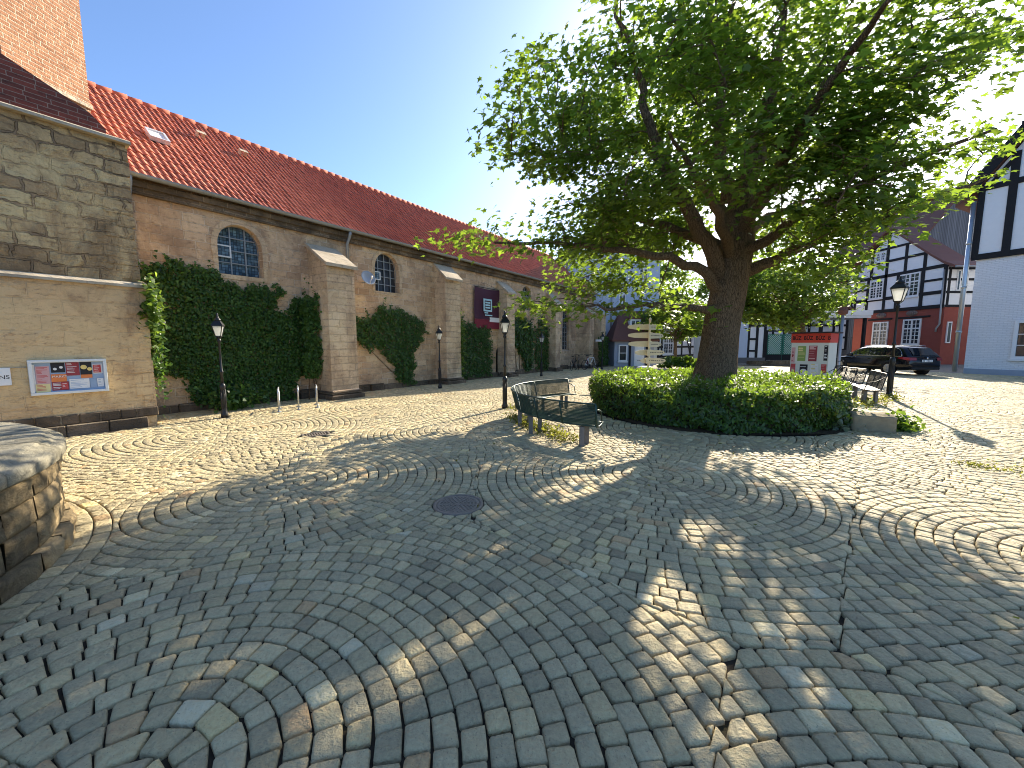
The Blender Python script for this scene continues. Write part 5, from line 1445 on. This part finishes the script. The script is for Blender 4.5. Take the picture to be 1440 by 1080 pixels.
# ------------------------------------------------------------------ half timbered houses; local x along the front, z up, y into the house
class House:
    def __init__(s, name, loc, rz, label, cat='house'):
        s.root = empty(name, loc, rz, label, cat)
    def slab(s, name, poly, m, y0=0.0, y1=.3):
        g = MB(); g.prism(poly, y0, y1); return g.build(name, MAT[m], s.root)
    def box(s, name, b, m, bevel=0):
        g = MB(); g.box(*b); return g.build(name, MAT[m], s.root, bevel=bevel)
    def frame(s, beams, m='timber_black', name='timber_frame'):
        g = MB()
        for i, b in enumerate(beams):
            x0, z0, x1, z1, w_ = b[:5]; y = -.028 - .0031 * (i % 6)
            jit = lambda: rnd.uniform(-.02, .02)
            g.bar((x0 + jit(), y, z0 + jit()), (x1 + jit(), y, z1 + jit()), w_ * rnd.uniform(.9, 1.1), .06, (0, 1, 0))
        return g.build(name, MAT[m], s.root)
    def window(s, x0, x1, z0, z1, cols=4, rows=3, y=0.0, m='white_paint', glass='window_glass', fw=.13):
        g = MB()
        for a in ((x0, x0 + fw, z0, z1), (x1 - fw, x1, z0, z1), (x0 + fw, x1 - fw, z0, z0 + fw), (x0 + fw, x1 - fw, z1 - fw, z1)): g.box(a[0], a[1], y - .1, y - .004, a[2], a[3])
        xm = (x0 + x1) / 2; zt = z0 + (z1 - z0) * .63
        if cols > 1: g.box(xm - .07, xm + .07, y - .09, y - .02, z0 + fw, z1 - fw)
        if rows > 2: g.box(x0 + fw, xm - .071, y - .09, y - .02, zt - .06, zt + .06); g.box(xm + .071, x1 - fw, y - .09, y - .02, zt - .06, zt + .06)
        for k in range(1, cols):
            if k * 2 == cols: continue
            x = x0 + fw + (x1 - x0 - 2 * fw) * k / cols; g.box(x - .025, x + .025, y - .07, y - .03, z0 + fw, z1 - fw)
        for k in range(1, rows + 1):
            z = z0 + fw + (z1 - z0 - 2 * fw) * k / (rows + 1); g.box(x0 + fw, x1 - fw, y - .068, y - .032, z - .022, z + .022)
        fr = g.build('window', MAT[m], s.root)
        g = MB(); g.box(x0 + fw, x1 - fw, y - .03, y - .006, z0 + fw, z1 - fw); g.build('pane', MAT[glass], fr)
        g = MB(); g.box(x0 - .06, x1 + .06, y - .16, y - .004, z0 - .1, z0 - .003); g.build('sill', MAT[m], fr)
        return fr

# red and white house beyond the car
H1 = House('half_timbered_house', (38.5, 48, 0), R(-90), 'two storey house with brick red ground floor and white half timbered gable')
L1 = 13.0
H1.slab('ground_floor', [(3.9, -.1), (L1, -.1), (L1, 5.1), (3.9, 5.1)], 'red_render', 0, 9)
H1.slab('gable_wall', [(2.6, 5.1), (L1, 5.1), (L1, 8.6), (12.2, 9.4), (7.6, 13.0), (3.2, 9.8), (2.6, 9.4)], 'white_render', -.06, 1.6)
H1.slab('rear_wing', [(2.6, 5.1), (L1, 5.1), (L1, 8.6), (2.6, 8.6)], 'white_render', 1.603, 8.9)
bm = []
for z in (5.2, 6.45, 8.75): bm.append((2.6, z, L1, z, .3))
bm += [(3.8, 10.2, 11.2, 10.2, .24), (5.6, 11.5, 9.5, 11.5, .22)]
for x, z0, z1 in ((2.7, 5.1, 9.4), (3.9, 5.2, 10.2), (5.35, 5.2, 8.7), (7.3, 5.2, 13), (8.6, 5.2, 8.7), (10.95, 5.2, 8.7), (12.85, 5.2, 8.7), (9.2, 8.7, 11.4), (11.0, 8.7, 10.2), (5.6, 8.7, 11.8)): bm.append((x, z0, x, z1, .28))
bm += [(2.8, 7.5, 3.8, 5.4, .24), (2.7, 7.6, 3.9, 7.6, .2), (3.9, 7.6, 5.3, 7.6, .2), (11, 7.6, 12.8, 7.6, .2)]
H1.frame([(a, b, c, d, w_) for a, b, c, d, w_ in bm]).location = (0, -.06, 0)
H1.window(5.6, 7.15, 6.55, 8.45, 4, 5, -.06); H1.window(8.85, 10.75, 6.35, 8.6, 4, 5, -.06); H1.window(6.0, 7.1, 10.35, 11.3, 4, 2, -.06)
H1.window(6.3, 8.0, 1.65, 4.1, 4, 5); H1.window(9.5, 11.2, 1.75, 4.2, 4, 5)
g = MB()
for x0, x1 in ((5.7, 8.3), (8.9, 11.9)): g.box(x0, x1, -.1, -.003, 4.28, 4.45)
g.build('lintel', MAT['timber_black'], H1.root)
for x in (7.1, 10.2):
    g = MB(); g.lathe([(.5, -.05), (.5, -.003)], 10, (x, 0, 4.75), 'y')
    g.v = [(x + (p[0] - x) * 1.1, p[1], 4.78 + (p[2] - 4.75) * .55) for p in g.v]
    for k in range(5): g.box(x - .4 + .17 * k, x - .3 + .17 * k, -.12, -.05, 4.68 + .05 * (k % 2), 4.86)
    g.build('stone_relief', MAT['ornament'], H1.root)
# corner quoin and downpipe, side wall (towards the camera) with timber and windows
g = MB(); g.tube([(L1 - .2, -.16, 8.4), (L1 - .15, -.14, 3.6), (L1 - .4, -.14, 3.2), (L1 - .4, -.14, 2.9)], .07, 8); g.build('downpipe', MAT['zinc'], H1.root)
sd = MB(); sf = MB()
for k in range(6): sd.box(L1 + .001, L1 + .06, .05 + 1.2 * k, .23 + 1.2 * k, 5.1, 8.5)
for z in (5.2, 6.4, 7.5, 8.45): sd.box(L1 + .003, L1 + .055, -.05, 7, z - .1, z + .1)
sd.build('side_timber', MAT['timber_black'], H1.root)
for y0_, y1_, z0_, z1_ in ((.75, 1.05, 6.5, 8.3), (1.35, 1.75, 6.5, 8.3), (.35, .75, 1.9, 3.8), (1.25, 1.65, 1.9, 3.8)):
    g = MB(); g.box(L1 + .004, L1 + .09, y0_, y1_, z0_, z1_); fr = g.build('window', MAT['white_paint'], H1.root)
    g = MB(); g.box(L1 + .05, L1 + .098, y0_ + .08, y1_ - .08, z0_ + .1, z1_ - .1); g.build('pane', MAT['window_glass'], fr)
# roof with swept eaves
def gable_roof(house, prof, y0, y1, m, th=.22, name='roof'):
    g = MB(); n = len(prof)
    vs = [(x, y, z) for y in (y0, y1) for x, z in prof] + [(x, y, z - th) for y in (y0, y1) for x, z in prof]
    fs = []
    for i in range(n - 1):
        fs += [(i, i + 1, n + i + 1, n + i), (2 * n + i, 3 * n + i, 3 * n + i + 1, 2 * n + i + 1), (i, 2 * n + i, 2 * n + i + 1, i + 1), (n + i, n + i + 1, 3 * n + i + 1, 3 * n + i)]
    fs += [(0, n, 3 * n, 2 * n), (n - 1, 3 * n - 1, 4 * n - 1, 2 * n - 1)]
    g.add(vs, fs); return g.build(name, MAT[m], house.root)
gable_roof(H1, [(1.6, 8.9), (2.4, 9.5), (3.2, 10.2), (7.6, 13.55), (11.9, 9.95), (13.0, 9.1), (13.9, 8.6)], -.55, 2.0, 'brown_tile')
gable_roof(H1, [(2.3, 8.65), (7.6, 10.6), (13.2, 8.65)], 2.003, 9.2, 'brown_tile', .15, 'rear_roof')
g = MB(); g.tube([(13.95, -.5, 8.45), (13.95, 9, 8.45)], .1, 8); g.build('gutter', MAT['zinc'], H1.root)

# white house at the right edge
H2 = House('white_house', (28, 24, 0), math.atan2(-.9, .435), 'tall white house with black timbered gable at the right edge')
H2.slab('ground_floor', [(0, -.1), (13, -.1), (13, 6.9), (0, 6.9)], 'painted_brick', 0, 12)
H2.slab('gable_wall', [(-.2, 6.9), (13, 6.9), (13, 10.9), (6.4, 20.5), (-.2, 10.9)], 'white_render', -.08, 11.8)
H2.frame([(-.2, 7.0, 13, 7.0, .34), (-.08, 6.9, -.08, 10.9, .3), (-.2, 10.95, 13, 10.95, .3), (1.1, 6.9, 1.1, 12.6, .3), (3.4, 6.9, 3.4, 16, .3), (6.4, 6.9, 6.4, 20, .3), (.1, 10.9, 1.0, 12.2, .22), (9.5, 6.9, 9.5, 16, .3), (1.1, 14.0, 11, 14.0, .3)]).location = (0, -.08, 0)
gable_roof(H2, [(-1.0, 10.55), (-.3, 11.3), (6.4, 21.2), (13.6, 11)], -.5, 12.2, 'brown_tile', .45)
g = MB(); g.bar((-.7, -.52, 10.6), (6.4, -.52, 20.95), .5, .06, (0, 1, 0)); g.build('bargeboard', MAT['timber_black'], H2.root)
g = MB(); g.box(0.02, 13, -.06, -.003, -.1, .32); g.build('plinth', MAT['grey_render'], H2.root)
H2.window(1.78, 3.6, .95, 3.15, 2, 2, 0, fw=.16)
g = MB(); g.tube([(-.33, -.2, 10.3), (-.33, -.2, .1)], .11, 10); 
for z in (2.5, 5.2, 7.8): g.tube([(-.33, -.2, z), (-.33, -.2, z + .12)], .135, 10)
g.build('downpipe', MAT['galvanised'], H2.root)

# grey planked barn behind
H3 = House('planked_barn', (47, 46, 0), R(8), 'grey planked barn gable rising behind the white house', 'barn')
H3.slab('wall', [(-.6, -.1), (12, -.1), (12, 18), (5, 19.6), (.3, 14.2), (-.6, 13.2)], 'plank_wall', 0, 10)
gable_roof(H3, [(-1.0, 12.9), (.2, 14.4), (5.1, 20.1), (12.5, 14)], -.4, 10.4, 'brown_tile', .3)

# canopy and half timbered outbuilding left of the red house
H4 = House('open_canopy', (28.6, 37, 0), 0, 'white flat canopy on dark posts left of the red house', 'canopy')
H4.box('roof', (0.2, 5.0, -.3, 3, 4.25, 4.75), 'canopy_white'); H4.box('roof_edge', (.1, 5.1, -.36, -.303, 4.5, 4.95), 'white_paint')
for x in (.5, 2.4, 4.6): H4.box('post', (x, x + .22, -.1, .12, 0, 4.25), 'timber_black')
H5 = House('outbuilding', (27.6, 41.5, 0), 0, 'low half timbered outbuilding in shade under the canopy', 'outbuilding')
H5.slab('wall', [(0, -.1), (8, -.1), (8, 5.4), (0, 5.4)], 'white_render', 0, 4)
H5.frame([(x, 0, x, 5.4, .22) for x in (.1, 1.3, 2.6, 3.9, 5.2, 6.5, 7.9)] + [(0, z, 8, z, .2) for z in (1.2, 2.5, 3.8, 5.2)])
H5.slab('plinth', [(0, -.1), (8, -.1), (8, 1.2), (0, 1.2)], 'timber_grey', -.08, -.003)
gable_roof(H5, [(-.5, 5.3), (4, 7.0), (8.5, 5.3)], -.6, 4.3, 'brown_tile')

# half timbered wing behind the fingerpost and trunk
H6 = House('half_timbered_house', (11.6, 38.5, 0), R(44), 'long low white half timbered house behind the fingerpost')
H6.slab('wall', [(0, -.1), (26, -.1), (26, 4.4), (0, 4.4)], 'white_render', 0, 7)
H6.frame([(x, .3, x, 4.3, .3) for x in (.1, 2.4, 4.4, 6.2, 7.0, 10.1, 12.4, 15, 17.4, 20, 22.5, 25.8)] + [(0, z, 26, z, .24) for z in (.42, 1.5, 2.85, 4.25)] + [(13.0, 3.9, 15, .5, .2)])
H6.window(7.3, 9.9, .62, 2.7, 4, 4, 0, fw=.2); H6.window(17.7, 19.8, .62, 2.7, 4, 4, 0, fw=.2)
H6.box('plinth', (0, 26, -.08, -.003, -.1, .25), 'plinth_stone')
gable_roof(H6, [(-.6, 4.2), (-.5, 4.45), (26.5, 4.45)], -.6, .2, 'brown_tile', .15, 'eaves')
g = MB(); g.add([(-.6, -.6, 4.4), (26.5, -.6, 4.4), (26.5, 4, 8.4), (-.6, 4, 8.4), (26.5, 8, 4.4), (-.6, 8, 4.4)], [(0, 1, 2, 3), (3, 2, 4, 5), (0, 3, 5), (1, 4, 2)]); g.build('roof', MAT['brown_tile'], H6.root)

# pale house front with green double gate, right of the trunk
H7 = House('gate_house', (22, 38, 0), 0, 'narrow white half timbered front left of the green gate', 'house')
H7.slab('wall', [(-2.4, -.1), (2.7, -.1), (2.7, 5.2), (-2.4, 5.2)], 'white_render', 0, 4)
H7.slab('blue_bay', [(-2.3, .4), (.9, .4), (.9, 4.9), (-2.3, 4.9)], 'pale_blue_render', -.1, -.003)
H7.frame([(1.05, .3, 1.05, 5.2, .2), (1.85, .3, 1.85, 5.2, .22), (2.6, .3, 2.6, 5.2, .24), (1.0, 1.15, 1.85, 1.15, .18), (1.0, 2.3, 1.85, 2.3, .18), (-2.4, 3.6, 2.6, 3.6, .2)])
H7.slab('plinth', [(-2.4, -.1), (2.7, -.1), (2.7, .5), (-2.4, .5)], 'timber_grey', -.14, -.104)
gable_roof(H7, [(-3, 5.0), (.2, 6.6), (3.2, 5.0)], -.5, 4.2, 'brown_tile')
root = empty('green_gate', (24.85, 38, 0), 0, 'green double gate with diagonal pale slats behind the kiosk', 'gate')
for k, (x0, x1, sgn) in enumerate(((0, 1.5, 1), (1.55, 3.05, -1))):
    g = MB(); g.box(x0, x1, 0, .05, .25, 2.75); lf = g.build('gate_leaf', MAT['green_gate'], root)
    g = MB(); n = 15
    for i in range(-6, n):
        z = .2 + .2 * i
        a = [x0 + .14, z if sgn > 0 else z + 1.2]; b = [x1 - .14, z + 1.2 if sgn > 0 else z]
        # trim the slat to the leaf
        p = np.array([a[0], a[1]]); q = np.array([b[0], b[1]])
        lo, hi = .85, 2.65
        ts = [0., 1.]
        dz = q[1] - p[1]
        t0, t1 = sorted(((lo - p[1]) / dz, (hi - p[1]) / dz)); t0 = max(0, t0); t1 = min(1, t1)
        if t1 - t0 < .03: continue
        a_ = p + (q - p) * t0; b_ = p + (q - p) * t1
        g.bar((a_[0], -.02, a_[1]), (b_[0], -.02, b_[1]), .07, .03, (0, 1, 0))
    g.build('slats', MAT['gate_slat'], lf)
    g = MB(); g.box(x0 + .02, x1 - .02, -.03, -.003, .25, .8); g.build('lower_panel', MAT['timber_black'], lf)
g = MB(); g.box(-.15, -.005, -.1, .2, 0, 3.0); g.box(3.055, 3.2, -.1, .2, 0, 3.0); g.box(-.15, 3.2, -.1, .2, 3.003, 3.15); g.build('gate_frame', MAT['timber_black'], root)
# low wall under the gate house
root = empty('low_wall', (23.5, 34.5, 0), R(4), 'low dark stone wall with iron studs behind the hedge', 'wall')
g = MB(); x = -2.5
while x < 5.5:
    L = rnd.uniform(.6, 1.1); g.box(x + .01, x + L - .01, 0, .4, 0, rnd.uniform(.3, .36)); x += L
g.build('courses', MAT['plinth_stone'], root, bevel=.02)

# pale blue house beyond the church end, with lean-to
H8 = House('pale_blue_house', (7.2, 33.4, 0), R(6), 'tall pale blue rendered house beyond the end of the church')
H8.slab('wall', [(-2.5, -.1), (5.5, -.1), (5.5, 9.6), (-2.5, 9.6)], 'pale_blue_render', 0, 9)
gable_roof(H8, [(-3, 9.4), (1.5, 13), (6, 9.4)], -.4, 9.4, 'brown_tile')
H8.window(1.9, 2.5, 4.6, 6.9, 2, 4, 0, fw=.08); H8.window(-1.1, -.2, 6.0, 7.6, 2, 4, 0, fw=.1); H8.window(3.6, 4.4, 7.2, 8.8, 2, 4, 0, fw=.1)
g = MB(); g.tube([(1.25, -.1, 9.3), (1.25, -.1, .1)], .07, 8); g.build('downpipe', MAT['zinc'], H8.root)
g = MB(); g.box(-2.5, 1.15, -.06, -.003, 7.2, 7.34); g.build('string_course', MAT['grey_render'], H8.root)
H9 = House('lean_to', (8.0, 31.5, 0), R(4), 'grey lean-to shop with steep red tiled roof beside the pale blue house', 'lean-to')
H9.slab('wall', [(.3, -.1), (3.6, -.1), (3.6, 2.4), (.3, 2.4)], 'grey_render', 0, 1.8)
H9.window(.62, 1.35, .42, 1.75, 1, 1, 0, fw=.1)
g = MB(); g.box(1.95, 2.75, -.06, -.003, 0.02, 1.95); d_ = g.build('door', MAT['white_paint'], H9.root)
g = MB(); g.box(2.62, 2.68, -.1, -.062, .9, 1.05); g.build('handle', MAT['black_metal'], d_)
g = MB(); g.box(1.5, 1.62, -.16, .0 - .003, 0, 2.2); g.box(2.9, 3.02, -.16, -.003, 0, 2.2); g.build('timber_post', MAT['timber_black'], H9.root)
g = MB(); vs = [(.0, -.35, 2.15), (3.9, -.35, 2.15), (3.9, 1.8, 4.6), (1.3, 1.8, 4.6), (.0, 1.85, 2.15)]
g.add(vs + [(x, y, z - .14) for x, y, z in vs], [(0, 1, 2, 3), (0, 3, 4), (5, 8, 7, 6), (5, 9, 8), (0, 5, 6, 1), (1, 6, 7, 2), (0, 4, 9, 5)]); g.build('roof', MAT['brown_tile'], H9.root)
g = MB(); g.box(1.7, 2.6, .45, 1.6, 3.2, 3.85); dm = g.build('dormer', MAT['white_render'], H9.root)
g = MB(); g.box(1.62, 2.68, .38, 1.7, 3.853, 3.95); g.build('dormer_roof', MAT['brown_tile'], dm)
g = MB(); g.box(1.85, 2.1, .43, .449, 3.3, 3.7); g.box(2.2, 2.45, .43, .449, 3.3, 3.7); g.build('dormer_window', MAT['window_glass'], dm)

# ------------------------------------------------------------------ sky, sun, camera
world = bpy.data.worlds.new('World'); scene.world = world; world.use_nodes = True
nt = world.node_tree; bg = nt.nodes['Background']
sky = nt.nodes.new('ShaderNodeTexSky'); sky.sky_type = 'NISHITA'; sky.sun_disc = False
sky.sun_elevation = SUN_EL; sky.sun_rotation = SUN_AZ; sky.air_density = .85; sky.dust_density = 1.3; sky.ozone_density = 5.0; sky.altitude = 50
nt.links.new(sky.outputs[0], bg.inputs[0]); bg.inputs[1].default_value = .08
sun = bpy.data.lights.new('sun', 'SUN'); sun.energy = 3.1; sun.angle = R(.5); sun.color = (1, .89, .72)
so = bpy.data.objects.new('sun', sun); COL.objects.link(so)
sv = Vector((math.sin(SUN_AZ) * math.cos(SUN_EL), math.cos(SUN_AZ) * math.cos(SUN_EL), math.sin(SUN_EL)))
so.rotation_euler = sv.to_track_quat('Z', 'Y').to_euler(); so.location = sv * 60

cam = bpy.data.cameras.new('camera'); cam.sensor_width = 36; cam.lens = 36 * 545 / 1440; cam.clip_end = 2000; cam.clip_start = .05
co = bpy.data.objects.new('camera', cam); COL.objects.link(co)
co.location = (0, 0, 1.8); co.rotation_euler = (R(90) - math.atan(56 / 545), 0, 0)
scene.camera = co
vs_ = scene.view_settings; vs_.view_transform = 'Standard'; vs_.look = 'None'; vs_.gamma = 1.0; vs_.use_curve_mapping = False
vs_.exposure = 1.98
scene.cycles.use_denoising = True
scene.cycles.filter_width = 1.0
scene.cycles.sample_clamp_indirect = 6.0
scene.cycles.max_bounces = 8; scene.cycles.transparent_max_bounces = 8
